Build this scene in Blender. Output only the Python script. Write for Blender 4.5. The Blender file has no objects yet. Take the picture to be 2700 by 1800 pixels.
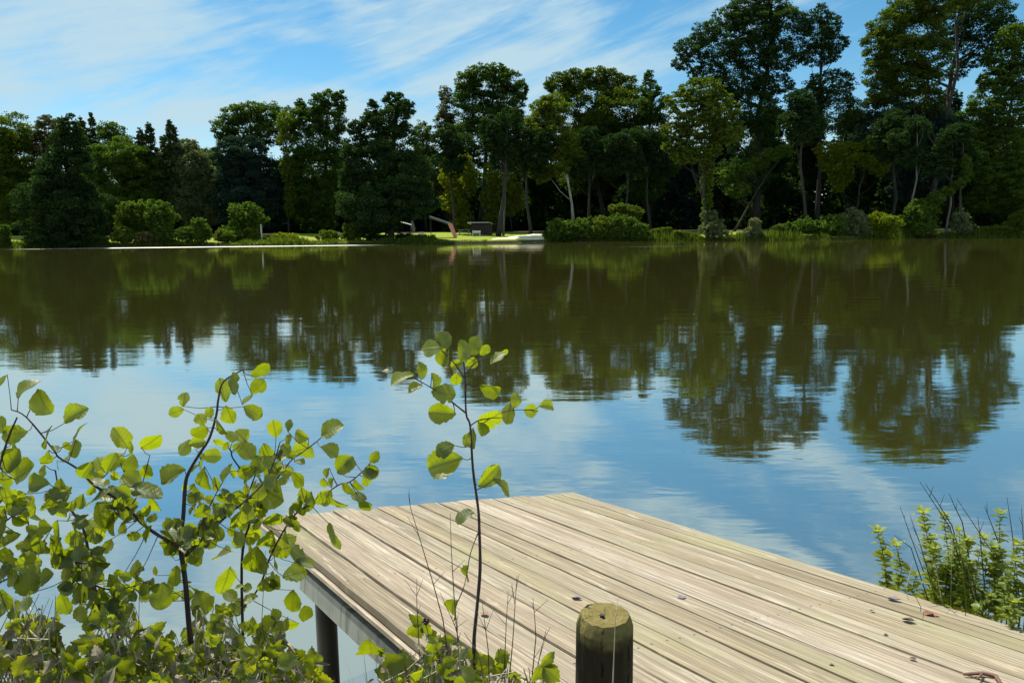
import bpy, math, random
import numpy as np
from mathutils import Vector, Matrix

sc = bpy.context.scene
COL = sc.collection
R = math.radians

# ------------------------------------------------------------------ camera
EYE = 2.2
FPX, CX, CY = 1950.0, 1350.0, 900.0            # lens in photograph pixels (2700 x 1800)
PITCH, ROLL = math.atan(300 / FPX), R(0.5)
_cp, _sp, _cr, _sr = math.cos(PITCH), math.sin(PITCH), math.cos(ROLL), math.sin(ROLL)
CAM = Vector((0, 0, EYE))
V_R = Vector((_cr, -_sr * _sp, -_sr * _cp))
V_D = Vector((-_sr, -_cr * _sp, -_cr * _cp))
V_F = Vector((0, _cp, -_sp))
V_U = -V_D

cam = bpy.data.cameras.new('camera')
cam.sensor_width = 36; cam.lens = 26
cam.clip_start = 0.05; cam.clip_end = 6000
co = bpy.data.objects.new('camera', cam); COL.objects.link(co)
co.matrix_world = Matrix(((V_R.x, V_U.x, -V_F.x, CAM.x), (V_R.y, V_U.y, -V_F.y, CAM.y),
                          (V_R.z, V_U.z, -V_F.z, CAM.z), (0, 0, 0, 1)))
sc.camera = co

def ray(x, y):
    return V_F + V_R * ((x - CX) / FPX) + V_D * ((y - CY) / FPX)
def at(x, y, Y):                                # the point seen at a pixel, Y metres in front along the ground
    r = ray(x, y)
    return CAM + r * (Y / r.y)

# ------------------------------------------------------------------ light and sky
SUN_EL, SUN_AZ = R(59), R(-37)                  # azimuth from +Y, negative = left of the view
EXPO = 0.65
sd = Vector((math.sin(SUN_AZ) * math.cos(SUN_EL), math.cos(SUN_AZ) * math.cos(SUN_EL), math.sin(SUN_EL)))
sl = bpy.data.lights.new('sun', 'SUN'); sl.energy = 5.0; sl.angle = R(0.5); sl.color = (1.0, 0.95, 0.86)
so = bpy.data.objects.new('sun', sl); COL.objects.link(so)
so.rotation_euler = sd.to_track_quat('Z', 'Y').to_euler()

world = bpy.data.worlds.new('World'); sc.world = world; world.use_nodes = True
NT = world.node_tree; NT.nodes.clear()

class G:                                        # a small helper for node graphs
    def __init__(s, nt): s.nt = nt
    def n(s, t, **k):
        o = s.nt.nodes.new(t)
        for a, b in k.items():
            if a == 'ins':
                for i, v in b.items(): s.set(o, i, v)
            else: setattr(o, a, b)
        return o
    def set(s, o, i, v):
        sock = o.inputs[i]
        if hasattr(v, 'is_linked') or isinstance(v, bpy.types.NodeSocket): s.nt.links.new(v, sock)
        else: sock.default_value = v
    def m(s, op, a, b=0.0, c=None, clamp=False):
        o = s.n('ShaderNodeMath', operation=op, use_clamp=clamp)
        s.set(o, 0, a); s.set(o, 1, b)
        if c is not None: s.set(o, 2, c)
        return o.outputs[0]
    def mix(s, f, a, b, mode='MIX'):
        o = s.n('ShaderNodeMix', data_type='RGBA', blend_type=mode)
        s.set(o, 0, f); s.set(o, 6, a); s.set(o, 7, b)
        return o.outputs[2]
    def ramp(s, f, *stops):
        o = s.n('ShaderNodeValToRGB'); e = o.color_ramp.elements
        while len(e) < len(stops): e.new(0.5)
        for k, (p, c) in enumerate(stops):
            e[k].position = p; e[k].color = c if len(c) == 4 else (*c, 1)
        s.set(o, 0, f); return o.outputs[0]
    def noise(s, vec, scale, detail=4, rough=0.55, dist=0.0):
        o = s.n('ShaderNodeTexNoise'); s.set(o, 'Vector', vec)
        o.inputs['Scale'].default_value = scale; o.inputs['Detail'].default_value = detail
        o.inputs['Roughness'].default_value = rough; o.inputs['Distortion'].default_value = dist
        return o.outputs[0]
    def mr(s, v, a, b, c=0.0, d=1.0, smooth=True):
        o = s.n('ShaderNodeMapRange', interpolation_type='SMOOTHSTEP' if smooth else 'LINEAR')
        s.set(o, 0, v); s.set(o, 1, a); s.set(o, 2, b); s.set(o, 3, c); s.set(o, 4, d)
        return o.outputs[0]
    def vec(s, x, y, z=0.0):
        o = s.n('ShaderNodeCombineXYZ'); s.set(o, 0, x); s.set(o, 1, y); s.set(o, 2, z); return o.outputs[0]
    def map(s, v, scale=(1, 1, 1), rot=(0, 0, 0), loc=(0, 0, 0)):
        o = s.n('ShaderNodeMapping'); s.set(o, 0, v)
        o.inputs[1].default_value = loc; o.inputs[2].default_value = rot; o.inputs[3].default_value = scale
        return o.outputs[0]

g = G(NT)
sky = g.n('ShaderNodeTexSky', sky_type='NISHITA')
sky.sun_disc = False; sky.sun_elevation = SUN_EL; sky.sun_rotation = SUN_AZ
sky.air_density = 1.0; sky.dust_density = 0.0; sky.ozone_density = 2.6; sky.altitude = 60
hs = g.n('ShaderNodeHueSaturation'); g.set(hs, 'Color', sky.outputs[0])
hs.inputs['Saturation'].default_value = 1.30; hs.inputs['Hue'].default_value = 0.486
tc = g.n('ShaderNodeTexCoord'); sep = g.n('ShaderNodeSeparateXYZ'); g.set(sep, 0, tc.outputs['Generated'])
dx, dy, dz = sep.outputs
az = g.m('ARCTAN2', dx, dy); el = g.m('ARCSINE', dz)
def blob(x, y, rx, ry, w):                      # a soft patch of cirrus cover, given where the photograph shows it, save one above the frame
    a0, e0 = (x - 1350) / 1950, (600 - y) / 1950
    p = g.m('POWER', g.m('MULTIPLY', g.m('SUBTRACT', az, a0), 1950 / rx), 2)
    q = g.m('POWER', g.m('MULTIPLY', g.m('SUBTRACT', el, e0), 1950 / ry), 2)
    return g.m('MULTIPLY', g.m('EXPONENT', g.m('MULTIPLY', g.m('ADD', p, q), -1)), w)
cover = 0.0
for b in ((150, 230, 480, 210, .62), (620, 330, 520, 70, .55), (480, 130, 330, 80, .40), (60, 20, 170, 60, .35), (1330, 190, 420, 75, .66),
          (1560, 95, 330, 50, .30), (1050, 30, 300, 60, .22), (840, 195, 150, 42, -.55), (620, 10, 170, 60, -.30), (1250, 360, 520, 90, .52),
          (900, -450, 1600, 420, .68), (1000, 470, 1900, 150, .55), (1900, 330, 500, 120, .2), (330, 330, 110, 60, -.28)):  # the highest patch is unseen, added to brighten the water's reflection
    cover = g.m('ADD', cover, blob(*b))
back = g.m('MAXIMUM', g.mr(g.m('ABSOLUTE', az), .85, 1.5, 0, .95), g.mr(el, .27, .62, 0, .78))     # unseen cloud veil added behind and overhead for fill on trees, paler water
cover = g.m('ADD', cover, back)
th = R(17)
a1 = g.m('ADD', g.m('MULTIPLY', az, math.cos(th)), g.m('MULTIPLY', el, math.sin(th)))
a2 = g.m('SUBTRACT', g.m('MULTIPLY', el, math.cos(th)), g.m('MULTIPLY', az, math.sin(th)))
wv = g.vec(g.m('MULTIPLY', a1, 3.0), g.m('MULTIPLY', a2, 15.0), 3.1)
n1 = g.noise(wv, 1.0, 8, 0.58, 0.9)
wv2 = g.vec(g.m('MULTIPLY', a1, 9.0), g.m('MULTIPLY', a2, 62.0), 7.7)
n2 = g.noise(wv2, 1.0, 6, 0.6, 1.2)
wv3 = g.vec(g.m('MULTIPLY', az, 5.0), g.m('MULTIPLY', el, 11.0), 1.7)
n3 = g.noise(wv3, 1.0, 5, 0.55, 0.4)
nn = g.m('ADD', g.m('ADD', g.m('MULTIPLY', n1, 2.3), g.m('MULTIPLY', n2, 0.85)), g.m('MULTIPLY', n3, 1.5))
cl = g.mr(g.m('ADD', g.m('SUBTRACT', nn, 2.36), cover), -.02, 1.0, 0.0, 0.90)
cl = g.m('MULTIPLY', cl, g.mr(el, -0.02, 0.02))
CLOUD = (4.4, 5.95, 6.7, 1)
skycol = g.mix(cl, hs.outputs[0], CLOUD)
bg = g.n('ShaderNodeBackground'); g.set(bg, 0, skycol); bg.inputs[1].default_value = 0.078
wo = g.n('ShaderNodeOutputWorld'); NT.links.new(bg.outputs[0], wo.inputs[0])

sc.view_settings.view_transform = 'Standard'; sc.view_settings.look = 'None'
sc.view_settings.exposure = EXPO; sc.view_settings.gamma = 1.0; sc.view_settings.use_curve_mapping = False
sc.cycles.max_bounces = 8; sc.cycles.transparent_max_bounces = 6
sc.cycles.sample_clamp_indirect = 4.0

# ------------------------------------------------------------------ object helpers
def tag(o, label=None, cat=None, group=None, kind=None):
    if label: o['label'] = label
    if cat: o['category'] = cat
    if group: o['group'] = group
    if kind: o['kind'] = kind
    return o
def empty(name, loc, label, cat, group=None):
    o = bpy.data.objects.new(name, None); COL.objects.link(o); o.location = loc; o.empty_display_size = 0.2
    return tag(o, label, cat, group)

class MB:                                       # collects polygons, links them as ONE mesh object
    def __init__(s): s.v = []; s.f = []; s.t = []; s.uv = []; s.nv = 0; s.smooth = False
    def add(s, verts, faces, tint=0.5, uv=None):
        base = s.nv
        s.v.extend(verts); s.nv += len(verts)
        for k, f in enumerate(faces):
            s.f.append([base + i for i in f])
            s.t.append(tint)
            s.uv.append([uv[i] for i in f] if uv is not None else [(0, 0)] * len(f))
    def box(s, x0, x1, y0, y1, z0, z1, tint=0.5):
        v = [(x, y, z) for z in (z0, z1) for y in (y0, y1) for x in (x0, x1)]
        s.add(v, [(0, 2, 3, 1), (4, 5, 7, 6), (0, 1, 5, 4), (2, 6, 7, 3), (0, 4, 6, 2), (1, 3, 7, 5)], tint)
    def tube(s, pts, rad, n=6, tint=0.5, caps=True):
        pts = [Vector(p) for p in pts]; V = []; F = []
        if not hasattr(rad, '__len__'): rad = [rad] * len(pts)
        for k, p in enumerate(pts):
            d = (pts[min(k + 1, len(pts) - 1)] - pts[max(k - 1, 0)])
            d = d.normalized() if d.length > 1e-9 else Vector((0, 0, 1))
            ref = Vector((0, 1, 0)) if abs(d.y) < 0.9 else Vector((1, 0, 0))
            a = d.cross(ref).normalized(); b = d.cross(a)
            for j in range(n):
                w = 2 * math.pi * j / n
                V.append(tuple(p + (a * math.cos(w) + b * math.sin(w)) * rad[k]))
        for k in range(len(pts) - 1):
            for j in range(n):
                F.append((k * n + j, k * n + (j + 1) % n, (k + 1) * n + (j + 1) % n, (k + 1) * n + j))
        if caps:
            F.append(tuple(range(n))[::-1]); F.append(tuple((len(pts) - 1) * n + j for j in range(n)))
        s.add(V, F, tint)
    def build(s, name, mat, parent=None, smooth=False):
        me = bpy.data.meshes.new(name)
        me.from_pydata(s.v, [], s.f)
        at_ = me.attributes.new('tint', 'FLOAT', 'FACE'); at_.data.foreach_set('value', s.t)
        ul = me.uv_layers.new(name='uv'); flat = [c for f in s.uv for p in f for c in p]
        ul.data.foreach_set('uv', flat)
        if smooth: me.polygons.foreach_set('use_smooth', [True] * len(me.polygons))
        return link(name, me, mat, parent)
def link(name, me, mat, parent=None):
    if mat: me.materials.append(mat)
    o = bpy.data.objects.new(name, me); COL.objects.link(o)
    if parent:
        o.parent = parent
        o.matrix_parent_inverse = Matrix.Translation(-Vector(parent.location))
    me.update()
    return o
def np_mesh(name, V, nper, tint, mat, parent=None, normals_up=None):   # many equal polygons of nper corners
    n = len(V) // nper
    me = bpy.data.meshes.new(name)
    me.vertices.add(len(V)); me.vertices.foreach_set('co', np.ascontiguousarray(V, dtype=np.float32).ravel())
    me.loops.add(len(V)); me.loops.foreach_set('vertex_index', np.arange(len(V), dtype=np.int32))
    me.polygons.add(n); me.polygons.foreach_set('loop_start', np.arange(0, len(V), nper, dtype=np.int32))
    a = me.attributes.new('tint', 'FLOAT', 'FACE'); a.data.foreach_set('value', np.asarray(tint, dtype=np.float32))
    me.update(calc_edges=True); me.validate()
    return link(name, me, mat, parent)

# ------------------------------------------------------------------ materials
def new_mat(name):
    m = bpy.data.materials.new(name); m.use_nodes = True; m.node_tree.nodes.clear()
    gg = G(m.node_tree); out = gg.n('ShaderNodeOutputMaterial')
    return m, gg, out
def fin(gg, out, sh): gg.nt.links.new(sh, out.inputs[0])
def attr(gg, name='tint'): return gg.n('ShaderNodeAttribute', attribute_name=name).outputs['Fac']
def principled(gg, **k):
    p = gg.n('ShaderNodeBsdfPrincipled')
    for a, b in k.items(): gg.set(p, a.replace('_', ' '), b)
    return p.outputs[0]

def crown_mat(name, a, b, trans=0.35):          # a, b: leaf colours the tint attribute runs between
    m, gg, out = new_mat(name)
    c = gg.ramp(attr(gg), (0.0, a), (1.0, b))
    d = gg.n('ShaderNodeBsdfDiffuse'); gg.set(d, 0, c)
    t = gg.n('ShaderNodeBsdfTranslucent'); gg.set(t, 0, gg.mix(1.0, c, (1.20, 1.30, .50, 1), 'MULTIPLY'))
    mx = gg.n('ShaderNodeMixShader'); mx.inputs[0].default_value = trans
    gg.nt.links.new(d.outputs[0], mx.inputs[1]); gg.nt.links.new(t.outputs[0], mx.inputs[2])
    fin(gg, out, mx.outputs[0]); return m
CR = {
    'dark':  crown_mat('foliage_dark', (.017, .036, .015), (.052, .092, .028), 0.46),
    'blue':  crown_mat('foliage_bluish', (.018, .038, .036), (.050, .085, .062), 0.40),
    'green': crown_mat('foliage_green', (.034, .068, .016), (.100, .155, .028), 0.56),
    'olive': crown_mat('foliage_olive', (.044, .072, .014), (.130, .168, .026), 0.56),
    'yell':  crown_mat('foliage_yellowish', (.095, .135, .012), (.230, .250, .028), 0.60),
    'brown': crown_mat('foliage_brownish', (.052, .058, .020), (.135, .118, .046), 0.46),
    'grey':  crown_mat('foliage_greyish', (.065, .085, .046), (.165, .185, .095), 0.46),
    'spruce': crown_mat('foliage_spruce', (.028, .044, .018), (.078, .098, .036), 0.34),
}
def bark_mat(name, a, b, scale=3.0):
    m, gg, out = new_mat(name)
    tc = gg.n('ShaderNodeTexCoord')
    n = gg.noise(gg.map(tc.outputs['Object'], (1, 1, .25)), scale, 5, .65)
    bp = gg.n('ShaderNodeBump'); bp.inputs[0].default_value = .5; gg.set(bp, 'Height', n)
    fin(gg, out, principled(gg, Base_Color=gg.ramp(n, (.3, a), (.7, b)), Roughness=.9, Normal=bp.outputs[0])); return m
BARK = bark_mat('bark_dark', (.012, .010, .008), (.035, .030, .023))
BIRCH = bark_mat('bark_birch', (.12, .115, .10), (.42, .41, .38), 2.0)
PALE = bark_mat('bark_pale', (.05, .05, .042), (.12, .115, .10), 2.0)
TWIG = bark_mat('bark_twig', (.030, .018, .022), (.085, .055, .055), 60)

def leaf_mat(name, top, through, trans=.55, vein=.75, gloss=.05):
    m, gg, out = new_mat(name)
    uv = gg.n('ShaderNodeUVMap', uv_map='uv'); s = gg.n('ShaderNodeSeparateXYZ'); gg.set(s, 0, uv.outputs[0])
    u, v = s.outputs[0], s.outputs[1]
    av = gg.m('ABSOLUTE', v)
    mid = gg.mr(av, 0.015, 0.05, 1.0, 0.0)
    w = gg.m('FRACT', gg.m('MULTIPLY', gg.m('SUBTRACT', u, gg.m('MULTIPLY', av, .55)), 7.0))
    side = gg.mr(gg.m('ABSOLUTE', gg.m('SUBTRACT', w, .5)), .02, .12, 1.0, 0.0)
    vn = gg.m('MAXIMUM', mid, gg.m('MULTIPLY', side, .55))
    t = attr(gg)
    geo = gg.n('ShaderNodeNewGeometry')
    blot = gg.noise(geo.outputs['Position'], 45.0, 4, .6)
    f = gg.m('ADD', gg.m('MULTIPLY', t, .75), gg.m('MULTIPLY', gg.m('SUBTRACT', blot, .5), .5), clamp=True)
    ct = gg.ramp(f, (0, tuple(x * .55 for x in top)), (.6, top), (1, (top[0] * 1.7 + .02, top[1] * 1.3, top[2] * 1.1)))
    cc = gg.ramp(f, (0, tuple(x * .38 for x in through)), (.6, through), (1, (through[0] * 1.45, through[1] * 1.15, through[2])))
    ct = gg.mix(gg.m('MULTIPLY', vn, vein * .6), ct, (.16, .22, .06, 1))
    cc = gg.mix(gg.m('MULTIPLY', vn, vein), cc, (through[0] * .42, through[1] * .42, through[2] * .4, 1))
    sp = gg.mr(gg.noise(geo.outputs['Position'], 130.0, 3, .6), .66, .74, 0, .8)
    ct = gg.mix(sp, ct, (.09, .055, .02, 1)); cc = gg.mix(sp, cc, (.12, .07, .01, 1))
    d = gg.n('ShaderNodeBsdfDiffuse'); gg.set(d, 0, ct)
    tr = gg.n('ShaderNodeBsdfTranslucent'); gg.set(tr, 0, cc)
    mx = gg.n('ShaderNodeMixShader'); mx.inputs[0].default_value = trans
    gg.nt.links.new(d.outputs[0], mx.inputs[1]); gg.nt.links.new(tr.outputs[0], mx.inputs[2])
    bp = gg.n('ShaderNodeBump'); bp.inputs[0].default_value = .35; bp.inputs[1].default_value = .002; gg.set(bp, 'Height', gg.m('MULTIPLY', vn, -1))
    gl = gg.n('ShaderNodeBsdfGlossy'); gl.inputs['Roughness'].default_value = .5; gg.set(gl, 'Normal', bp.outputs[0])
    gg.set(d, 'Normal', bp.outputs[0])
    m2 = gg.n('ShaderNodeMixShader'); m2.inputs[0].default_value = gloss
    gg.nt.links.new(mx.outputs[0], m2.inputs[1]); gg.nt.links.new(gl.outputs[0], m2.inputs[2])
    fin(gg, out, m2.outputs[0]); return m
ALDER = leaf_mat('alder_leaf', (.028, .055, .007), (.32, .405, .003), .56)
BRAMB = leaf_mat('bramble_leaf', (.050, .085, .014), (.31, .37, .005), .58, .5, .028)
HERB = leaf_mat('herb_leaf', (.11, .175, .022), (.50, .55, .018), .50, .25, .03)

def plain(name, c, rough=.7, var=.25, scale=8.0, bump=.2):
    m, gg, out = new_mat(name)
    tc = gg.n('ShaderNodeTexCoord'); n = gg.noise(tc.outputs['Object'], scale, 6, .6)
    a = tuple(x * (1 - var) for x in c); b = tuple(min(1, x * (1 + var)) for x in c)
    bp = gg.n('ShaderNodeBump'); bp.inputs[0].default_value = bump; gg.set(bp, 'Height', n)
    fin(gg, out, principled(gg, Base_Color=gg.ramp(n, (.3, a), (.7, b)), Roughness=rough, Normal=bp.outputs[0])); return m
STRAW = plain('dry_straw', (.42, .36, .24), .8, .4, 30)
WITHER = plain('withered_leaf', (.17, .145, .085), .8, .6, 40)
CANE = plain('pale_cane', (.40, .36, .27), .7, .4, 60)
RUSH = plain('rush_stem', (.020, .018, .022), .7, .3, 60)
DRYSTALK = plain('dry_stalk_bark', (.075, .045, .040), .8, .4, 80)
WHITE = plain('weathered_white_paint', (.62, .62, .60), .5, .12, 3)
GREYC = plain('grey_canvas', (.13, .135, .145), .8, .2, 2)
PINK = plain('pink_canvas', (.62, .26, .24), .8, .2, 2)
DARKW = plain('dark_timber', (.030, .020, .016), .8, .4, 3)
PURP = plain('purplish_cloth', (.12, .11, .17), .8, .2, 3)
PALEW = plain('pale_timber', (.36, .34, .29), .8, .3, 3)

# ------------------------------------------------------------------ ground, water
def shore_far(x): return 109 + 0.105 * x + 1.6 * np.sin(x * .09 + .6) + 0.9 * np.sin(x * .23)
def smooth(t): t = np.clip(t, 0, 1); return t * t * (3 - 2 * t)
def near_shore(x): return 2.50 + 0.85 * smooth((x - .7) / .9) + 0.9 * smooth((x - 2.4) / 3) + .5 * smooth((-x - 1.5) / 4)
def height(x, y):
    t = near_shore(x) - y
    top = .90 - .38 * smooth((x - .0) / 1.3)
    zn = -1.0 + (top + 1.0) * smooth((t + .45) / 1.2) + .03 * np.sin(x * 7 + y * 5) * (t > .3)
    ys = shore_far(x) - .0009 * np.maximum(np.abs(x) - 95, 0) ** 2
    u = y - ys
    zf = -1.0 + 1.35 * smooth((u + 1.0) / 1.5) + np.clip(u, 0, 22) * .048 + .09 * np.sin(x * .5 + y * .3) * (u > 1)
    return np.maximum(zn, zf)
def axis(parts):
    o = []
    for a, b, n in parts: o.extend(np.linspace(a, b, n, endpoint=False))
    return np.array(o)
gx = axis([(-2500, -160, 12), (-160, -90, 14), (-90, -5, 90), (-5, 5, 70), (5, 90, 90), (90, 160, 14), (160, 2600, 13)])
gy = axis([(-2500, -20, 8), (-20, 0, 8), (0, 6, 60), (6, 80, 20), (80, 97, 12), (97, 128, 70), (128, 200, 20), (200, 4000, 12)])
XX, YY = np.meshgrid(gx, gy); ZZ = height(XX, YY)
nx, ny = len(gx), len(gy)
gv = np.stack([XX, YY, ZZ], -1).reshape(-1, 3)
idx = np.arange(nx * ny).reshape(ny, nx)
gf = np.stack([idx[:-1, :-1], idx[:-1, 1:], idx[1:, 1:], idx[1:, :-1]], -1).reshape(-1, 4)
me = bpy.data.meshes.new('ground'); me.from_pydata(gv.tolist(), [], gf.tolist())
me.polygons.foreach_set('use_smooth', [True] * len(me.polygons))
m, gg, out = new_mat('grass_and_soil')
pos = gg.n('ShaderNodeNewGeometry').outputs['Position']; sp_ = gg.n('ShaderNodeSeparateXYZ'); gg.set(sp_, 0, pos)
fine = gg.noise(pos, 1.4, 6, .65); big = gg.noise(pos, .12, 4, .6); near = gg.noise(pos, 30, 6, .7)
lawn = gg.mix(fine, (.13, .19, .014, 1), (.24, .29, .022, 1))
lawn = gg.mix(gg.mr(big, .45, .62), lawn, (.20, .23, .03, 1))
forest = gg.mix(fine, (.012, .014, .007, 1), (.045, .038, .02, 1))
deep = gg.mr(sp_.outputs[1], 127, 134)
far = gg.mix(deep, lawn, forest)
mud = gg.mix(fine, (.018, .016, .008, 1), (.05, .045, .022, 1))
far = gg.mix(gg.mr(sp_.outputs[2], .22, .42, 1, 0), far, mud)
soil = gg.mix(near, (.035, .026, .016, 1), (.15, .12, .075, 1))
colr = gg.mix(gg.mr(sp_.outputs[1], 20, 40), soil, far)
bp = gg.n('ShaderNodeBump'); bp.inputs[0].default_value = .6; gg.set(bp, 'Height', gg.mix(gg.mr(sp_.outputs[1], 20, 40), near, fine))
fin(gg, out, principled(gg, Base_Color=colr, Roughness=.95, Normal=bp.outputs[0], Specular_IOR_Level=.15))
tag(link('ground', me, m), kind='structure')

# water: a calm, murky lake
m, gg, out = new_mat('lake_water')
pos = gg.n('ShaderNodeNewGeometry').outputs['Position']; sp_ = gg.n('ShaderNodeSeparateXYZ'); gg.set(sp_, 0, pos)
px_, py_ = sp_.outputs[0], sp_.outputs[1]
w1 = gg.noise(gg.map(pos, (.55, 1.7, 1)), 1.0, 3, .5, .4)          # slow low swell
w2 = gg.noise(gg.map(pos, (2.2, 6.5, 1), (0, 0, R(8))), 1.0, 3, .55, .3)
w3 = gg.noise(gg.map(pos, (.10, .35, 1)), 1.0, 2, .5)
calm = gg.mr(gg.noise(gg.map(pos, (.03, .11, 1), (0, 0, R(-4))), 1.0, 3, .5), .35, .65, .35, 1.0)
hgt = gg.m('ADD', gg.m('ADD', gg.m('MULTIPLY', w1, .0032), gg.m('MULTIPLY', gg.m('MULTIPLY', w2, calm), .0010)), gg.m('MULTIPLY', w3, .012))
# bands where a breath of wind ruffles the surface: they mirror the high sky
def band(x0, x1, y0, y1, soft):
    a = gg.m('MULTIPLY', gg.mr(px_, x0 - 6, x0 + 6), gg.mr(px_, x1 - 6, x1 + 6, 1, 0))
    yy = gg.m('ADD', py_, gg.m('ADD', gg.m('MULTIPLY', gg.m('SUBTRACT', gg.noise(gg.map(pos, (.08, 0, 0)), 1.0, 3), .5), soft), gg.m('MULTIPLY', px_, -.13)))
    return gg.m('MULTIPLY', a, gg.m('MULTIPLY', gg.mr(yy, y0 - 1, y0 + .8), gg.mr(yy, y1 - .6, y1 + .6, 1, 0)))
ruf = gg.m('MAXIMUM', band(-62, -17, 102.5, 106.5, 1.5), gg.m('MULTIPLY', band(12, 21, 79, 81, 3), .4))
bump = gg.n('ShaderNodeBump'); bump.inputs[0].default_value = 1.0; bump.inputs[1].default_value = 1.0
gg.set(bump, 'Height', hgt)
body = gg.n('ShaderNodeBsdfDiffuse'); body.inputs[0].default_value = (.074, .072, .016, 1)
gl = gg.n('ShaderNodeBsdfGlossy'); gl.inputs[0].default_value = (1.0, .965, .90, 1)
gg.set(gl, 'Roughness', gg.m('ADD', .030, gg.m('MULTIPLY', ruf, .36))); gg.set(gl, 'Normal', bump.outputs[0])
lw = gg.n('ShaderNodeLayerWeight'); lw.inputs[0].default_value = .5
fres = gg.mr(lw.outputs['Facing'], .40, .98, .60, .92, False)
mx = gg.n('ShaderNodeMixShader'); gg.set(mx, 0, fres)
gg.nt.links.new(body.outputs[0], mx.inputs[1]); gg.nt.links.new(gl.outputs[0], mx.inputs[2]); fin(gg, out, mx.outputs[0])
WATER = m
b = MB(); b.add([(-260, 0.5, 0), (260, 0.5, 0), (260, 150, 0), (-260, 150, 0)], [(0, 1, 2, 3)])
tag(b.build('water', WATER), kind='structure')

# sandy slipway on the far lawn
def sheet(name, pxs, mat, lift=.006):
    b = MB(); V = []
    n = len(pxs)
    for x, y, in pxs:
        V.append((x, y, float(height(np.array(x), np.array(y))) + lift))
    return b, V
m, gg, out = new_mat('pale_sand')
pos = gg.n('ShaderNodeNewGeometry').outputs['Position']; n = gg.noise(pos, 2.2, 6, .65)
fin(gg, out, principled(gg, Base_Color=gg.ramp(n, (.3, (.50, .44, .29)), (.7, (.78, .70, .50))), Roughness=.95))
b = MB(); xs = np.linspace(-3.6, 5.0, 40); V = []; F = []
for i, x in enumerate(xs):
    ys = float(shore_far(np.array(x)))
    u = (x + 3.6) / 8.6
    y1 = ys + .3 + 11 * min(1, max(0.02, (u - .03) * 1.15)) ** .75 + .6 * math.sin(x * 2.1)
    for k in range(14):
        y = ys - .15 + (y1 - ys + .15) * k / 13
        uu = y - ys; V.append((x, y, -.12 + .46 * float(smooth(uu / 2.2)) + .062 * max(uu, 0) + .10))
for i in range(39):
    for k in range(13): F.append((i * 14 + k, (i + 1) * 14 + k, (i + 1) * 14 + k + 1, i * 14 + k + 1))
b.add(V, F); tag(b.build('sand', m, smooth=True), kind='structure')

# ------------------------------------------------------------------ trees and shrubs of the far bank
rng = np.random.default_rng(7)
def lobes_world(lobes, depth, dj=0.0):
    L = []
    for lx, ly, rx, ry in lobes:
        c = at(lx, ly, depth + rng.uniform(-dj, dj)); k = depth / FPX
        L.append((np.array(c), rx * k, ry * k))
    return L
def crown(L, leaf=.34, cover=3.2, clump=1.0, tintbase=.4, flat=.62, solid=.35, fill=.15):
    cover = cover * 3.1; P = []; L = [(c, rx * 1.07, rz * 1.07) for c, rx, rz in L]; T = []; limbs = []
    for c, rx, rz in L:
        area = math.pi * rx * rz
        N = int(area * cover / (leaf * leaf * .62)) + 12
        rc = min(max(.26 * min(rx, rz), .32), 1.2) * clump
        nc = max(6, int(rx * rz * max(rx, rz) ** .3 / (rc * rc) * 2.6))
        d = rng.normal(size=(nc, 3)); d /= np.linalg.norm(d, axis=1)[:, None]
        rad = rng.uniform(solid, 1.0, nc) ** .55
        ctr = c + d * rad[:, None] * np.array([rx, min(rx, rz * 1.2), rz]) * 1.02
        limbs += [ctr[i] for i in range(0, nc, max(1, nc // 5))]
        cs = rng.uniform(.65, 1.35, nc) * rc; ct = np.clip(tintbase + rng.normal(0, .17, nc), 0, 1)
        wgt = cs ** 2; k = rng.choice(nc, N, p=wgt / wgt.sum())
        q = rng.normal(size=(N, 3)); q /= np.linalg.norm(q, axis=1)[:, None]
        q *= (rng.uniform(.15, 1, N) ** .5)[:, None]
        P.append(ctr[k] + q * cs[k][:, None] * np.array([1.1, 1.1, flat]))
        T.append(np.clip(ct[k] + rng.normal(0, .14, N), 0, 1))
        M = int(N * fill); q = rng.normal(size=(M, 3)); q /= np.linalg.norm(q, axis=1)[:, None]
        q *= (rng.uniform(0, 1, M) ** .38)[:, None]
        P.append(c + q * np.array([rx, min(rx, rz * 1.2), rz]) * 1.0); T.append(np.clip(tintbase - .05 + rng.normal(0, .18, M), 0, 1))
    P = np.concatenate(P); T = np.concatenate(T); N = len(P)
    nrm = rng.normal(size=(N, 3)); nrm[:, 2] = np.abs(nrm[:, 2]) + .35; nrm /= np.linalg.norm(nrm, axis=1)[:, None]
    a = np.cross(nrm, rng.normal(size=(N, 3))); a /= np.linalg.norm(a, axis=1)[:, None]; bb = np.cross(nrm, a)
    s = leaf * rng.uniform(.55, 1.25, N)[:, None]
    a = a * s * .62; bb = bb * s * .40
    drop = np.array([0, 0, -.10 * leaf])
    V = np.stack([P - a, P + bb - a * .1 + drop, P + a, P - bb - a * .1 + drop], 1).reshape(-1, 3)
    return V, T, limbs
def zground(x, y): return float(height(np.array(x, dtype=float), np.array(y, dtype=float)))
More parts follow.
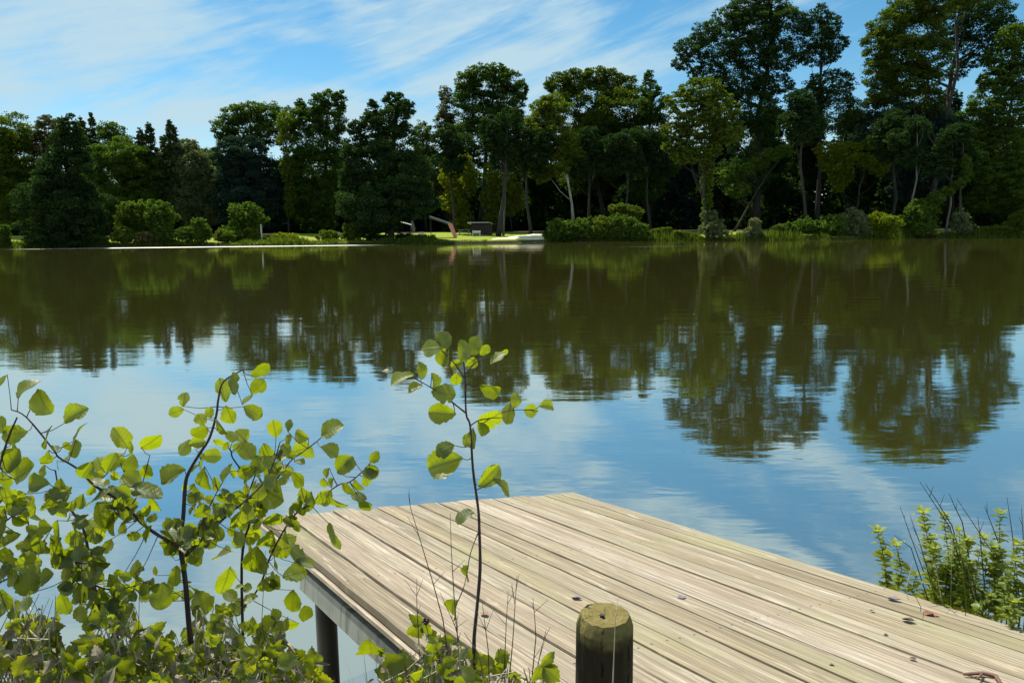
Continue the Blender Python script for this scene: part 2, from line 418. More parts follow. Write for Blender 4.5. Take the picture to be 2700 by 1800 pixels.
def tree(name, label, cat, group, lobes, depth, kind, basex=None, trunk_w=8, bark=BARK, leaf=.29, cover=3.2, clump=1.0, tint=.4, flat=.62, lean=None, limbn=14, dj=1.2, solid=.35):
    bx0 = at(basex if basex is not None else lobes[-1][0], 620, depth).x; depth = max(depth, float(shore_far(np.array(bx0))) + 1.2)
    if name not in ('dark_shore_tree', 'black_alder', 'lit_alder') and group == T_: depth += 14 + (10 if name in ('copper_beech', 'young_oak') or trunk_w == 15 else 0)
    L = lobes_world(lobes, depth, dj)
    bx = basex if basex is not None else lobes[-1][0]
    gp = at(bx, 620, depth); base = Vector((gp.x, gp.y, zground(gp.x, gp.y) - .05))
    root = empty(name, base, label, cat, group)
    V, T, limbs = crown(L, leaf, cover, clump, tint, flat, solid)
    np_mesh('crown', V, 4, T, CR[kind], root)
    b = MB(); r0 = trunk_w * .5 * depth / FPX
    top = max(L, key=lambda l: l[0][2]); tp = Vector(top[0]) + Vector((0, 0, top[2] * .3))
    mid = [base.lerp(tp, t) for t in (0, .12, .3, .5, .7, .88, 1)]
    for i in range(2, 6): mid[i] += Vector((rng.normal(0, .25), rng.normal(0, .25), 0)) * (r0 * 3)
    if lean:
        mid = [base] + [at(x, y, depth) for x, y in lean]
    k = len(mid); rad = [r0 * (1.25 if i == 0 else 1) * (1 - .86 * i / (k - 1)) for i in range(k)]
    b.tube(mid, rad, 8)
    rng.shuffle(limbs)
    for e in limbs[:limbn]:
        e = Vector(e); s = min(max((e.z - base.z) / max(tp.z - base.z, .1) - .22, .12), .9)
        j = min(int(s * (k - 1)), k - 2); st = mid[j].lerp(mid[j + 1], s * (k - 1) - j)
        md = st.lerp(e, .5) + Vector((0, 0, -.08 * (e - st).length))
        r = max(r0 * (1 - .8 * s) * .42, .03)
        b.tube([st, md, e], [r, r * .65, r * .2], 5)
    b.build('trunk', bark, root, True)
    return root
T_ = 'trees along the far bank'
S_ = 'spruces rising behind the left woods'
tree('alder_tree', 'yellowish green tree at the far left edge with ragged brownish top', 'tree', T_, [(30, 345, 50, 45), (-20, 420, 70, 90), (45, 430, 45, 70), (15, 530, 80, 70)], 112, 'olive', 20)
tree('maple_tree', 'brown-tipped tree just left of the dark cone-shaped tree', 'tree', T_, [(130, 345, 30, 34), (120, 400, 42, 50), (110, 470, 45, 60), (112, 540, 40, 60)], 116, 'brown', 118)
tree('dark_shore_tree', 'very dark cone-shaped tree overhanging the water at far left', 'tree', T_, [(184, 338, 24, 34), (182, 390, 42, 50), (178, 455, 68, 60), (168, 530, 98, 70), (170, 605, 104, 50), (165, 632, 85, 22)], 103.5, 'dark', 168, 16, cover=4.2, tint=.3, flat=.5)
for x, t, w, lab in ((214, 308, 15, 'slim spruce behind the dark cone-shaped tree, the shorter of the pair'), (240, 300, 15, 'slim pointed spruce just right of the dark cone-shaped tree, the taller of the pair'),
                     (370, 340, 22, 'leftmost spruce of the three between round tree and willow'), (392, 324, 20, 'middle spruce of the three between round tree and willow'),
                     (449, 318, 25, 'broad dark spruce leaning over the grey-green willow')):
    lb = [(x, t + 12, w * .28, 14)] + [(x + (-1) ** k * 3, t + 30 + 26 * k, w * (.55 + .30 * k), 20) for k in range(7)]
    tree('spruce_tree', lab, 'tree', S_, lb, 128, 'spruce', x, 6, leaf=.36, cover=3.4, clump=.8, flat=.45, limbn=6, dj=.3)
tree('birch_tree', 'loose pale-topped tree behind the round yellow-green crown', 'tree', T_, [(282, 338, 24, 20), (306, 352, 24, 24), (275, 375, 30, 36), (320, 390, 30, 36)], 122, 'green', 290, cover=2.0)
tree('round_maple', 'round-crowned tree with bright yellow-green right shoulder at left', 'tree', T_, [(318, 412, 62, 42), (365, 450, 58, 44), (402, 478, 30, 34), (290, 470, 60, 60), (350, 525, 62, 45), (270, 545, 50, 50)], 113, 'green', 330, cover=3.6, tint=.55)
tree('willow_tree', 'grey-green willow beside the gap of sky at left', 'tree', T_, [(492, 395, 34, 26), (510, 440, 44, 44), (535, 480, 40, 50), (528, 550, 50, 50), (495, 520, 40, 60)], 115, 'grey', 520, clump=.8, flat=.8)
tree('low_woodland_tree', 'small distant tree filling the dip in the left skyline', 'tree', T_, [(548, 412, 30, 22), (575, 420, 26, 22), (545, 460, 40, 40), (470, 450, 60, 60)], 135, 'green', 548)
tree('oak_tree', 'wide oak with sky showing through its open top, right of the sky gap', 'tree', T_, [(588, 335, 28, 30), (622, 305, 38, 26), (660, 296, 42, 24), (705, 305, 42, 32), (745, 320, 32, 36), (650, 340, 60, 36), (715, 352, 50, 30), (600, 362, 26, 22)], 119, 'green', 662, 16, cover=2.1, clump=.85, tint=.35)
tree('dense_dome_tree', 'bluish black dome-shaped tree under the open oak', 'tree', T_, [(608, 400, 38, 36), (650, 400, 50, 38), (618, 470, 48, 70), (690, 460, 60, 60), (650, 540, 78, 60), (715, 545, 50, 60)], 114, 'blue', 650, 14, cover=4.6, tint=.25, flat=.5)
tree('poplar_tree', 'tall ragged poplar with upright leafy tips left of centre', 'tree', T_, [(868, 262, 24, 22), (898, 270, 14, 28), (838, 275, 20, 26), (792, 285, 14, 22), (802, 322, 40, 36), (862, 320, 48, 42), (840, 385, 62, 46), (835, 450, 66, 50), (842, 520, 62, 50), (835, 575, 50, 34)], 116, 'green', 838, 14, cover=3.4, tint=.28)
tree('drooping_birch', 'slender yellow-green tree draped against the tall ragged poplar', 'tree', T_, [(752, 320, 22, 24), (758, 370, 24, 34), (756, 440, 18, 40), (765, 500, 14, 40), (762, 545, 12, 30)], 113, 'olive', 762, 6, cover=2.2, clump=.7, tint=.7, flat=.9)
tree('black_alder', 'broad black alder with reddish tip leaning over the water at centre left', 'tree', T_, [(1040, 268, 26, 26), (1068, 290, 24, 24), (1030, 318, 46, 36), (982, 290, 14, 26), (978, 330, 32, 34), (935, 338, 22, 18), (940, 395, 32, 34), (1040, 385, 64, 50), (985, 430, 72, 56), (1060, 460, 70, 60), (930, 480, 36, 46), (985, 540, 90, 56), (1075, 535, 78, 40), (1000, 590, 60, 26), (960, 610, 40, 24), (1060, 628, 90, 10)], 110, 'dark', 1030, 16, cover=3.7, tint=.38)
tree('young_oak', 'narrow olive tree in the notch right of the broad black alder', 'tree', T_, [(1112, 345, 22, 26), (1125, 385, 32, 36), (1130, 440, 36, 50), (1125, 510, 40, 50)], 121, 'olive', 1125, cover=2.6, tint=.35)
tree('copper_beech', 'thin brownish tree hugging the left side of the tall centre oak', 'tree', T_, [(1174, 250, 16, 24), (1182, 290, 26, 28), (1172, 320, 24, 24), (1188, 350, 30, 38), (1185, 420, 32, 56), (1165, 480, 30, 50)], 120, 'brown', 1180, 7, cover=2.2)
tree('oak_tree', 'tallest oak left of the birch, bare dark trunk below its crown', 'tree', T_, [(1268, 192, 34, 22), (1310, 190, 30, 20), (1228, 218, 28, 28), (1290, 225, 56, 36), (1345, 215, 26, 28), (1372, 238, 20, 26), (1240, 262, 44, 36), (1340, 275, 46, 40), (1290, 315, 66, 46), (1240, 350, 48, 38), (1345, 350, 52, 50), (1300, 410, 60, 40), (1360, 420, 36, 40)], 116, 'green', 1264, 15, cover=2.7, tint=.26, clump=.9)
tree('birch_tree', 'white-trunked birch with olive yellow crown, leaning beside the hedge', 'tree', T_, [(1428, 300, 34, 34), (1462, 290, 36, 40), (1408, 335, 26, 28), (1452, 360, 48, 48), (1420, 405, 28, 30), (1465, 425, 44, 34), (1428, 458, 30, 22), (1515, 412, 32, 15), (1495, 385, 32, 36)], 110, 'olive', 1514, 8, BIRCH, cover=3.2, tint=.75, lean=[(1508, 540), (1498, 480), (1488, 430), (1470, 370), (1455, 300)], limbn=8)
tree('beech_tree', 'huge dark round-topped beech right of the olive birch', 'tree', T_, [(1475, 222, 34, 26), (1520, 210, 40, 26), (1575, 200, 36, 22), (1612, 218, 40, 30), (1655, 235, 32, 32), (1540, 270, 76, 50), (1630, 300, 70, 56), (1565, 360, 76, 56), (1650, 390, 60, 56), (1600, 450, 80, 46), (1530, 470, 46, 40)], 117, 'olive', 1592, 15, cover=3.3, tint=.22)
tree('slim_tree', 'slim pointed dark tree between the beech and the lit alder', 'tree', T_, [(1712, 203, 10, 18), (1714, 235, 24, 26), (1722, 285, 38, 40), (1715, 345, 48, 50), (1730, 420, 56, 60), (1700, 490, 50, 44)], 121, 'green', 1712, 9, cover=2.8, tint=.18)
tree('lit_alder', 'layered alder with sunlit olive boughs and an ivy-clad trunk', 'tree', T_, [(1850, 238, 54, 30), (1800, 275, 46, 34), (1890, 290, 52, 40), (1848, 330, 66, 36), (1785, 345, 42, 24), (1920, 345, 42, 30), (1782, 385, 36, 20), (1850, 395, 50, 26), (1810, 410, 40, 22), (1868, 430, 15, 34), (1864, 480, 15, 34), (1865, 530, 13, 34)], 112, 'olive', 1866, 9, cover=3.2, clump=.75, tint=.5, flat=.42)
tree('oak_tree', 'giant spreading oak right of the lit alder with bluish dark leaves', 'tree', T_, [(1975, 20, 52, 30), (2035, 15, 46, 28), (1925, 50, 46, 32), (1990, 70, 66, 40), (2062, 70, 52, 44), (1862, 85, 36, 26), (1815, 125, 36, 22), (1800, 165, 26, 20), (1890, 130, 62, 36), (1980, 140, 70, 42), (2060, 150, 52, 36), (1870, 195, 50, 28), (1955, 215, 70, 36), (2035, 222, 56, 26), (1900, 260, 50, 30), (1990, 290, 60, 44), (1985, 370, 60, 60), (1960, 460, 70, 50)], 124, 'dark', 1990, 22, cover=2.5, clump=.8, tint=.55)
tree('ash_tree', 'tall narrow dark ash standing between the two giant trees', 'tree', T_, [(2165, 38, 18, 26), (2125, 55, 20, 24), (2190, 70, 26, 30), (2150, 95, 44, 34), (2200, 115, 30, 26), (2155, 145, 56, 26), (2190, 225, 60, 36), (2140, 260, 40, 36), (2200, 300, 60, 50), (2130, 330, 50, 50)], 122, 'dark', 2154, 14, cover=2.2, clump=.75, tint=.5)
tree('silver_lime', 'giant dome-crowned lime with olive left half at top right', 'tree', T_, [(2400, 25, 56, 34), (2465, 5, 60, 30), (2345, 70, 44, 36), (2415, 85, 66, 46), (2310, 120, 34, 36), (2375, 145, 62, 44), (2450, 150, 50, 46), (2320, 185, 46, 36), (2400, 215, 66, 36), (2340, 245, 50, 30), (2540, -5, 50, 26), (2440, 270, 40, 36)], 119, 'olive', 2440, 18, cover=3.0, tint=.32)
tree('dark_lime', 'dark right-hand crown beside the olive lime with sky gaps and bare limbs', 'tree', T_, [(2560, 20, 56, 34), (2620, 25, 44, 34), (2510, 60, 40, 36), (2580, 75, 54, 30), (2650, 70, 40, 26), (2540, 115, 40, 24), (2630, 115, 46, 22), (2570, 160, 36, 18), (2520, 190, 28, 20)], 125, 'dark', 2505, 18, cover=2.0, clump=.75, tint=.6, lean=[(2503, 460), (2500, 320), (2502, 240), (2515, 160), (2545, 80), (2565, 20)])
tree('right_oak', 'oak at the right edge with sunlit clumps down its left side', 'tree', T_, [(2670, 95, 40, 30), (2650, 150, 50, 34), (2690, 200, 60, 50), (2625, 210, 40, 32), (2600, 270, 46, 36), (2660, 290, 60, 44), (2565, 310, 34, 24), (2590, 350, 50, 30), (2555, 390, 40, 22), (2650, 390, 76, 50), (2545, 425, 20, 40), (2620, 460, 70, 44), (2690, 500, 60, 60), (2600, 530, 60, 30)], 113, 'green', 2660, 14, cover=3.3, tint=.6, clump=.85, flat=.5)
tree('shaded_ash', 'shadowed bluish tree filling the middle below the dome-crowned lime', 'tree', T_, [(2340, 290, 70, 40), (2420, 320, 70, 50), (2310, 350, 50, 50), (2480, 350, 60, 60), (2400, 400, 70, 50), (2500, 440, 50, 50), (2340, 430, 40, 36), (2440, 470, 50, 40), (2380, 500, 36, 34)], 123, 'blue', 2418, 13, BARK, cover=3.2, tint=.3)
tree('low_maple', 'small understorey maple with dangling yellow-green lit boughs', 'tree', T_, [(2185, 398, 36, 22), (2235, 400, 34, 24), (2205, 432, 44, 24), (2218, 470, 32, 20), (2215, 496, 14, 10), (2300, 378, 28, 16), (2285, 425, 24, 22), (2320, 440, 24, 22)], 117, 'yell', 2240, 7, cover=2.6, clump=.7, tint=.42)
tree('low_hazel', 'low dark hazel with one lit bough reaching up to the right', 'tree', T_, [(1925, 460, 28, 16), (1962, 445, 28, 17), (2000, 430, 28, 17), (2035, 408, 30, 16), (2065, 398, 24, 14), (1945, 500, 30, 20)], 114, 'green', 1935, 7, cover=2.8, clump=.7, tint=.75)
for x, y, w, lab in ((1190, 470, 34, 'sunlit yellow-green sapling left of the tall oak trunk'), (1232, 430, 26, 'slim sunlit sapling just left of the oak trunk, the higher one'), (1215, 540, 34, 'lowest sunlit sapling behind the dark hut, left of the oak trunk'),
                     (1300, 455, 24, 'sunlit sapling between the two dark trunks of the oak group'), (1290, 525, 22, 'low sunlit sapling between the two dark trunks'), (1350, 480, 26, 'thin lit sapling right of the second dark trunk')):
    tree('young_maple', lab, 'tree', 'sunlit saplings inside the wood', [(x - 8, y, w * .7, 28), (x + 10, y + 30, w * .7, 30), (x, y + 62, w * .8, 28)], 134, 'yell', x, 4, cover=2.4, clump=.8, tint=.55, limbn=5)
# bare trunks seen in the shade below the crowns
for x, w, d, t, bk, lab in ((1200, 8, 127, 420, BARK, 'dark trunk furthest left in the shade under the thin brownish tree'), (1314, 13, 119, 380, BARK, 'thick dark trunk right of the tall oak trunk'), (1327, 6, 122, 400, PALE, 'pale slim trunk tight behind the thick dark trunk'),
                            (1400, 9, 124, 420, BARK, 'dark trunk left of the leaning birch'), (1552, 9, 128, 430, BARK, 'dark trunk right of the leaning birch'), (1645, 8, 126, 430, BARK, 'slim trunk under the beech crown, right side'),
                            (1715, 9, 130, 420, BARK, 'trunk in the shade left of the ivy-clad trunk'), (2128, 10, 121, 330, BARK, 'dark trunk rising past the lit bough of the hazel'), (2350, 11, 124, 380, BARK, 'trunk beside the dangling maple boughs, right side'),
                            (2402, 8, 118, 400, PALE, 'pale lit trunk in the shade below the lime'), (2494, 7, 114, 420, PALE, 'thin pale trunk above the arching ivy bush'), (2535, 8, 117, 420, BARK, 'dark slim trunk right of the arching ivy bush')):
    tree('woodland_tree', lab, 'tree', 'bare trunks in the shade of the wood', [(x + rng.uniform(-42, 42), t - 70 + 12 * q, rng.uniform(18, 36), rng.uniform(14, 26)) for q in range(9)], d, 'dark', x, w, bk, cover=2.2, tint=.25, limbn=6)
for x, t, w, lab in ((40, 440, 70, 'shadowed second-row tree behind the yellowish tree at the far left edge'), (235, 450, 70, 'shadowed second-row tree between the dark cone-shaped tree and the round maple'), (430, 455, 70, 'shadowed second-row tree behind the grey-green willow'),
                     (600, 440, 60, 'shadowed second-row tree behind the bluish black dome tree'), (770, 430, 60, 'shadowed second-row tree behind the slender drooping tree'), (905, 425, 60, 'shadowed second-row tree between the ragged poplar and the black alder'),
                     (1095, 430, 55, 'shadowed second-row tree behind the narrow olive tree in the notch'), (1200, 390, 55, 'shadowed second-row tree behind the thin brownish tree'), (1400, 370, 55, 'shadowed second-row tree between the tall oak and the olive birch'),
                     (1520, 340, 65, 'shadowed second-row tree behind the leaning birch trunk'), (1690, 370, 60, 'shadowed second-row tree behind the slim pointed tree'), (1795, 390, 60, 'shadowed second-row tree left of the ivy-clad trunk'),
                     (1900, 330, 60, 'shadowed second-row tree right of the ivy-clad trunk'), (2040, 290, 70, 'shadowed second-row tree below the giant spreading oak'), (2140, 330, 60, 'shadowed second-row tree behind the tall narrow ash'),
                     (2260, 300, 65, 'shadowed second-row tree behind the dangling maple boughs'), (2390, 300, 70, 'shadowed second-row tree behind the pale lit trunk'), (2490, 260, 60, 'shadowed second-row tree below the crown with bare limbs'),
                     (2590, 320, 60, 'shadowed second-row tree behind the right-edge oak, left part'), (2690, 340, 60, 'shadowed second-row tree at the right picture edge')):
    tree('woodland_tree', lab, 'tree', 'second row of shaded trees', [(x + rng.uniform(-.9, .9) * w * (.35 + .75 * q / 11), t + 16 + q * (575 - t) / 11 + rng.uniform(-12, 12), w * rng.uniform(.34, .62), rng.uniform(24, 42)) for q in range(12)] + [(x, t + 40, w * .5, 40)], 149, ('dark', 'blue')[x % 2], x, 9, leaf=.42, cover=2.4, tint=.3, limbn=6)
# the deep wood behind, one dark mass
L = []
for k in range(560):
    x = rng.uniform(-150, 150); y = 157 + rng.uniform(0, 14) + .1 * x
    L.append((np.array([x, y, rng.uniform(1.5, 11 + 6.5 * float(smooth(np.array((x + 5) / 25))))]), rng.uniform(3.5, 6.5), rng.uniform(3, 4.5)))
for k in range(160):
    x = rng.uniform(-120, 120); L.append((np.array([x, 154 + .1 * x + rng.uniform(-2, 3), rng.uniform(1.2, 4.5)]), rng.uniform(2.5, 4.5), rng.uniform(1.5, 2.8)))
V, T, _ = crown(L, .8, 1.5, 1.6, .3)
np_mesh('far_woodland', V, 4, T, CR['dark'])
tag(bpy.data.objects['far_woodland'], 'deep dark wood closing the view behind the bank trees', 'woodland', kind='stuff')

# shrubs
def shrub(name, label, lobes, depth, kind, cat='shrub', group='shrubs along the far shore', leaf=.20, tint=.5, cover=3.6, clump=.7, dj=.4):
    bx0 = at(lobes[0][0], 620, depth).x; depth = max(depth, float(shore_far(np.array(bx0))) + .5)
    lobes = list(lobes) + [(lx + rng.uniform(-.8, .8) * rx, ly - rng.uniform(.3, .8) * ry, rx * rng.uniform(.22, .4), ry * rng.uniform(.3, .5)) for lx, ly, rx, ry in lobes for _ in range(3)] + [(lx + rng.uniform(-1.3, 1.3) * rx, ly + .6 * ry, rx * .4, ry * .35) for lx, ly, rx, ry in lobes[:2] for _ in range(2)]
    L = lobes_world(lobes, depth, dj)
    c = np.mean([l[0] for l in L], axis=0)
    root = empty(name, (c[0], c[1], zground(c[0], c[1]) - .03), label, cat, group)
    V, T, limbs = crown(L, leaf, cover * .8, clump, tint, .9, .2, .1)
    np_mesh('foliage', V, 4, T, CR[kind], root)
    b = MB(); base = Vector(root.location)
    for e in limbs[:7]:
        e = Vector(e); b.tube([base + Vector((rng.normal(0, .12), rng.normal(0, .12), 0)), base.lerp(e, .55) + Vector((0, 0, .1)), e], [.05, .035, .01], 5)
    b.build('stem', BARK, root)
    return root
shrub('round_bush', 'round bush with lit rim, left one of the touching pair below the round maple', [(350, 560, 36, 30), (345, 592, 36, 22), (330, 580, 26, 24)], 108, 'green', leaf=.24, tint=.65)
shrub('round_bush', 'round bush with lit rim, right one of the touching pair below the round maple', [(418, 558, 34, 28), (420, 590, 36, 24)], 107.5, 'green', leaf=.24, tint=.6)
shrub('round_bush', 'single domed bush in front of the bluish black dome tree', [(648, 562, 40, 26), (652, 588, 42, 22)], 109, 'green', leaf=.24, tint=.5)
for x, y, rx, ry, kd, lab in ((4, 622, 20, 26, 'green', 'dark rounded bush cut by the left picture edge'), (248, 628, 34, 14, 'green', 'low flat bush right of the dark cone-shaped tree'), (322, 618, 30, 20, 'olive', 'low mound bush below the touching pair, left one'),
                              (383, 624, 26, 13, 'brown', 'tiny brownish bush below the touching pair'), (430, 614, 24, 22, 'green', 'pointed low bush below the right bush of the touching pair'), (486, 616, 26, 16, 'green', 'low ragged bush left of the tallest waterside bush'),
                              (528, 604, 26, 28, 'green', 'tallest waterside bush, below the grey-green willow'), (590, 620, 24, 16, 'olive', 'low bush left of the domed bush'), (628, 622, 22, 15, 'green', 'low bush below the domed bush, left one'), (662, 618, 24, 16, 'olive', 'low bush below the domed bush, beside the white post'),
                              (745, 624, 40, 9, 'yell', 'low straw-green reed clump right of the white post'), (868, 620, 22, 12, 'olive', 'small clump under the tall ragged poplar'), (925, 610, 20, 24, 'olive', 'sprawling clump at the foot of the black alder')):
    shrub('waterside_bush', lab, [(x, y, rx, ry), (x + rx * .3, y + ry * .4, rx * .8, ry * .6)], 104 + (x - 300) * .008, kd, tint=.6)
for x, y, rx, ry, kd, lab in ((1478, 603, 34, 26, 'green', 'leafy hedge bush beside the sand, leftmost of the hedge row'), (1532, 600, 34, 24, 'green', 'hedge bush at the foot of the leaning birch'), (1590, 598, 36, 26, 'olive', 'hedge bush right of the leaning birch'),
                              (1648, 598, 36, 28, 'green', 'highest hedge bush towards the right of the row'), (1690, 608, 24, 20, 'green', 'last small bush at the right end of the hedge')):
    shrub('hedge_bush', lab, [(x, y, rx, ry), (x + 8, y + 12, rx * .9, ry * .7), (x - 14, y + 16, rx * .7, ry * .6)], 111, kd, group='hedge beside the sand', leaf=.26, tint=.62)
shrub('flat_topped_bush', 'flat-topped bush standing behind the hedge', [(1640, 552, 34, 14), (1668, 558, 28, 14), (1650, 575, 36, 18)], 116, 'olive', leaf=.28, tint=.6)
shrub('low_bush', 'low spreading bush between the hedge and the ivy-clad trunk', [(1745, 614, 36, 12), (1790, 618, 30, 8)], 113, 'olive', tint=.6)
shrub('ivy_bush', 'pale ivy bush at the foot of the ivy-clad trunk', [(1870, 575, 22, 20), (1878, 600, 32, 26)], 111.5, 'grey', tint=.5)
shrub('grass_plume', 'pale plume of tall grass right of the ivy bush', [(1990, 595, 14, 20), (1985, 612, 26, 12)], 113, 'grey', tint=.8)
shrub('low_bush', 'low bush below the hazel, right of the pale plume', [(2070, 606, 36, 16), (2120, 596, 28, 20), (2142, 600, 18, 18)], 114, 'green', tint=.55)
shrub('round_bush', 'round lit bush standing below the dangling maple', [(2190, 592, 34, 26), (2195, 612, 36, 14)], 114, 'green', leaf=.24, tint=.65)
shrub('silvery_bush', 'silvery tall bush, left half of the big pair right of the round lit bush', [(2252, 575, 26, 24), (2262, 600, 34, 26)], 114.5, 'grey', leaf=.24, tint=.6)
shrub('leafy_bush', 'bright green bush joined to the right of the silvery bush', [(2318, 582, 36, 20), (2345, 590, 34, 20), (2310, 610, 40, 14)], 114.8, 'yell', leaf=.24, tint=.3)
shrub('ivy_arch', 'arching ivy bush rising to the right at the water edge', [(2422, 560, 36, 26), (2440, 545, 34, 20), (2425, 598, 40, 30), (2470, 522, 24, 13), (2500, 505, 20, 12), (2528, 486, 18, 13), (2548, 462, 14, 18), (2549, 430, 12, 20)], 115, 'green', leaf=.24, tint=.7)
shrub('low_bush', 'small pale bush right of the arching ivy', [(2530, 580, 22, 20), (2535, 600, 28, 12)], 117, 'grey', tint=.6)
shrub('low_bush', 'low strip of bush under the right-edge oak', [(2600, 606, 40, 8), (2640, 604, 30, 10)], 118, 'olive', tint=.6)
shrub('low_bush', 'leafy bush cut by the right picture edge', [(2690, 578, 26, 22), (2672, 596, 30, 14)], 118, 'olive', tint=.6)

# fringe of grass and reeds on the far waterline
N = 26000
x = rng.uniform(-85, 85, N); y = shore_far(x) + rng.uniform(-.5, 2.2, N)
keep = ~((x > -3.6) & (x < 5.2)); x, y = x[keep], y[keep]; N = len(x)
z = height(x, y); h = rng.uniform(.15, .6, N) * (1 + .7 * np.sin(x * .35 + .8 * np.sin(x * 1.3))) * np.where(x > 6, 1.5, 1) * np.where((x > -11) & (x < -3), .4, 1); a = rng.uniform(0, 6.28, N); w = rng.uniform(.05, .12, N)
lx, ly = np.cos(a) * w, np.sin(a) * w; tx = rng.normal(0, .15, N)
V = np.stack([np.stack([x - lx, y - ly, z - .1], 1), np.stack([x + lx, y + ly, z - .1], 1), np.stack([x + tx, y, z + h], 1)], 1).reshape(-1, 3)
np_mesh('shore_grass', V, 3, rng.uniform(0, 1, N), CR['olive'])
tag(bpy.data.objects['shore_grass'], 'fringe of rough grass along the far waterline', 'grass', kind='stuff')

# ------------------------------------------------------------------ small things on the far lawn
def far_thing(name, px_x, d, label, cat, group=None):
    p = at(px_x, 610, d); d = max(d, float(shore_far(np.array(p.x))) + .8); p = at(px_x, 610, d); return empty(name, (p.x, p.y, zground(p.x, p.y)), label, cat, group)
def local(o, fn, name, mat):
    b = MB(); fn(b)
    ob = b.build(name, mat); ob.parent = o; return ob
t = far_thing('garden_hut', 1270, 124, 'small dark timber hut with pale flat roof edge on the lawn', 'hut')
local(t, lambda b: b.box(-1.7, 1.7, -1.2, 1.2, -.05, 1.75), 'wall', DARKW)
local(t, lambda b: b.add([(-2.3, -1.6, 2.02), (1.3, -1.6, 2.02), (1.9, 1.5, 1.78), (-2.0, 1.5, 1.78), (-2.3, -1.6, 1.92), (1.3, -1.6, 1.92), (1.9, 1.5, 1.68), (-2.0, 1.5, 1.68)], [(0, 1, 2, 3), (7, 6, 5, 4), (0, 4, 5, 1), (1, 5, 6, 2), (2, 6, 7, 3), (3, 7, 4, 0)]), 'roof', WHITE)
local(t, lambda b: b.box(-.45, .4, -1.26, -1.2, 0, 1.6), 'door', DARKW)
t = far_thing('picnic_table', 1224, 122, 'pale timber picnic table left of the dark hut', 'table')
local(t, lambda b: [b.box(-1.0, 1.0, -.4 + .2 * k, -.22 + .2 * k, .72, .77) for k in range(4)], 'tabletop', PALEW)
for s in (-1, 1):
    local(t, lambda b: b.box(-1.0, 1.0, s * .75 - .13, s * .75 + .13, .42, .46), 'bench_seat', PALEW)
    local(t, lambda b: (b.tube([(s * .75, -.75, 0), (s * .75, -.2, .72)], .05), b.tube([(s * .75, .75, 0), (s * .75, .2, .72)], .05), b.tube([(s * .75, -.8, .38), (s * .75, .8, .38)], .04)), 'leg', PALEW)
def bench(px, d, label, w=1.6, mat=WHITE):
    t = far_thing('garden_bench', px, d, label, 'bench', 'pale benches on the far lawn')
    local(t, lambda b: [b.box(-w / 2, w / 2, -.22 + .16 * k, -.09 + .16 * k, .42, .46) for k in range(3)], 'seat', mat)
    local(t, lambda b: [b.box(-w / 2, w / 2, .26, .30, .56 + .17 * k, .68 + .17 * k) for k in range(2)], 'backrest', mat)
    for s in (-1, 1): local(t, lambda b: (b.box(s * w * .42 - .04, s * w * .42 + .04, -.22, -.15, 0, .42), b.box(s * w * .42 - .04, s * w * .42 + .04, .22, .26, 0, .9)), 'leg', mat)
bench(1256, 117.5, 'small white bench in front of the dark hut', 1.3)
bench(2570, 126, 'white bench under the right-edge oak, the left one', 1.9)
bench(2625, 127, 'white bench under the right-edge oak, the right one', 1.9)
bench(1065, 112.5, 'low pale bench close to the water under the black alder', 2.2, PALEW)
bench(880, 114, 'pale bench under the tall ragged poplar', 1.8, PALEW)
t = far_thing('awning', 1050, 119, 'white sloping awning on poles in the shade of the black alder', 'awning')
local(t, lambda b: b.add([(-1.6, -1, 2.35), (.2, -1, 2.30), (2.2, -1, 1.75), (2.2, 1.2, 1.75), (.2, 1.2, 2.3), (-1.6, 1.2, 2.35), (-1.6, -1, 2.27), (.2, -1, 2.22), (2.2, -1, 1.68), (2.2, 1.2, 1.68), (.2, 1.2, 2.22), (-1.6, 1.2, 2.27)],
    [(0, 1, 4, 5), (1, 2, 3, 4), (6, 11, 10, 7), (7, 10, 9, 8), (0, 6, 7, 1), (1, 7, 8, 2), (2, 8, 9, 3), (3, 9, 10, 4), (4, 10, 11, 5), (5, 11, 6, 0)]), 'canopy', WHITE)
for x_, y_, h_ in ((-1.5, -.9, 2.3), (2.1, -.9, 1.7), (-1.5, 1.1, 2.3), (2.1, 1.1, 1.7)): local(t, lambda b: b.tube([(x_, y_, 0), (x_, y_, h_)], .035), 'pole', GREYC)
t = far_thing('folded_parasol', 1089, 117, 'folded purplish grey parasol standing right of the white awning', 'parasol')
local(t, lambda b: b.tube([(-.1, 0, 2.9), (-.05, 0, 2.3), (.08, 0, 1.3), (.1, 0, .9), (.1, 0, .75)], [.03, .16, .30, .22, .05], 8), 'canopy', PURP)
local(t, lambda b: (b.tube([(.12, 0, 0), (-.12, 0, 3.0)], .03), b.tube([(.12, 0, 0), (.12, 0, .08)], .3, 10)), 'pole', GREYC)
t = far_thing('storage_box', 1111, 118, 'small white box right of the folded parasol', 'box')
local(t, lambda b: b.box(-.4, .4, -.3, .3, 0, .62), 'body', WHITE)
local(t, lambda b: b.box(-.44, .44, -.34, .34, .62, .72), 'lid', WHITE)
t = far_thing('tarp_shelter', 1180, 117, 'slanting grey tarp shelter with a pink end sheet on the bright lawn', 'shelter')
local(t, lambda b: b.add([(-2.7, -.8, 3.35), (.45, -.8, 2.25), (.45, .9, 2.25), (-2.7, .9, 3.35), (-2.7, -.8, 3.0), (.45, -.8, 1.95), (.45, .9, 1.95), (-2.7, .9, 3.0)], [(0, 1, 2, 3), (7, 6, 5, 4), (0, 4, 5, 1), (1, 5, 6, 2), (2, 6, 7, 3), (3, 7, 4, 0)]), 'roof_sheet', GREYC)
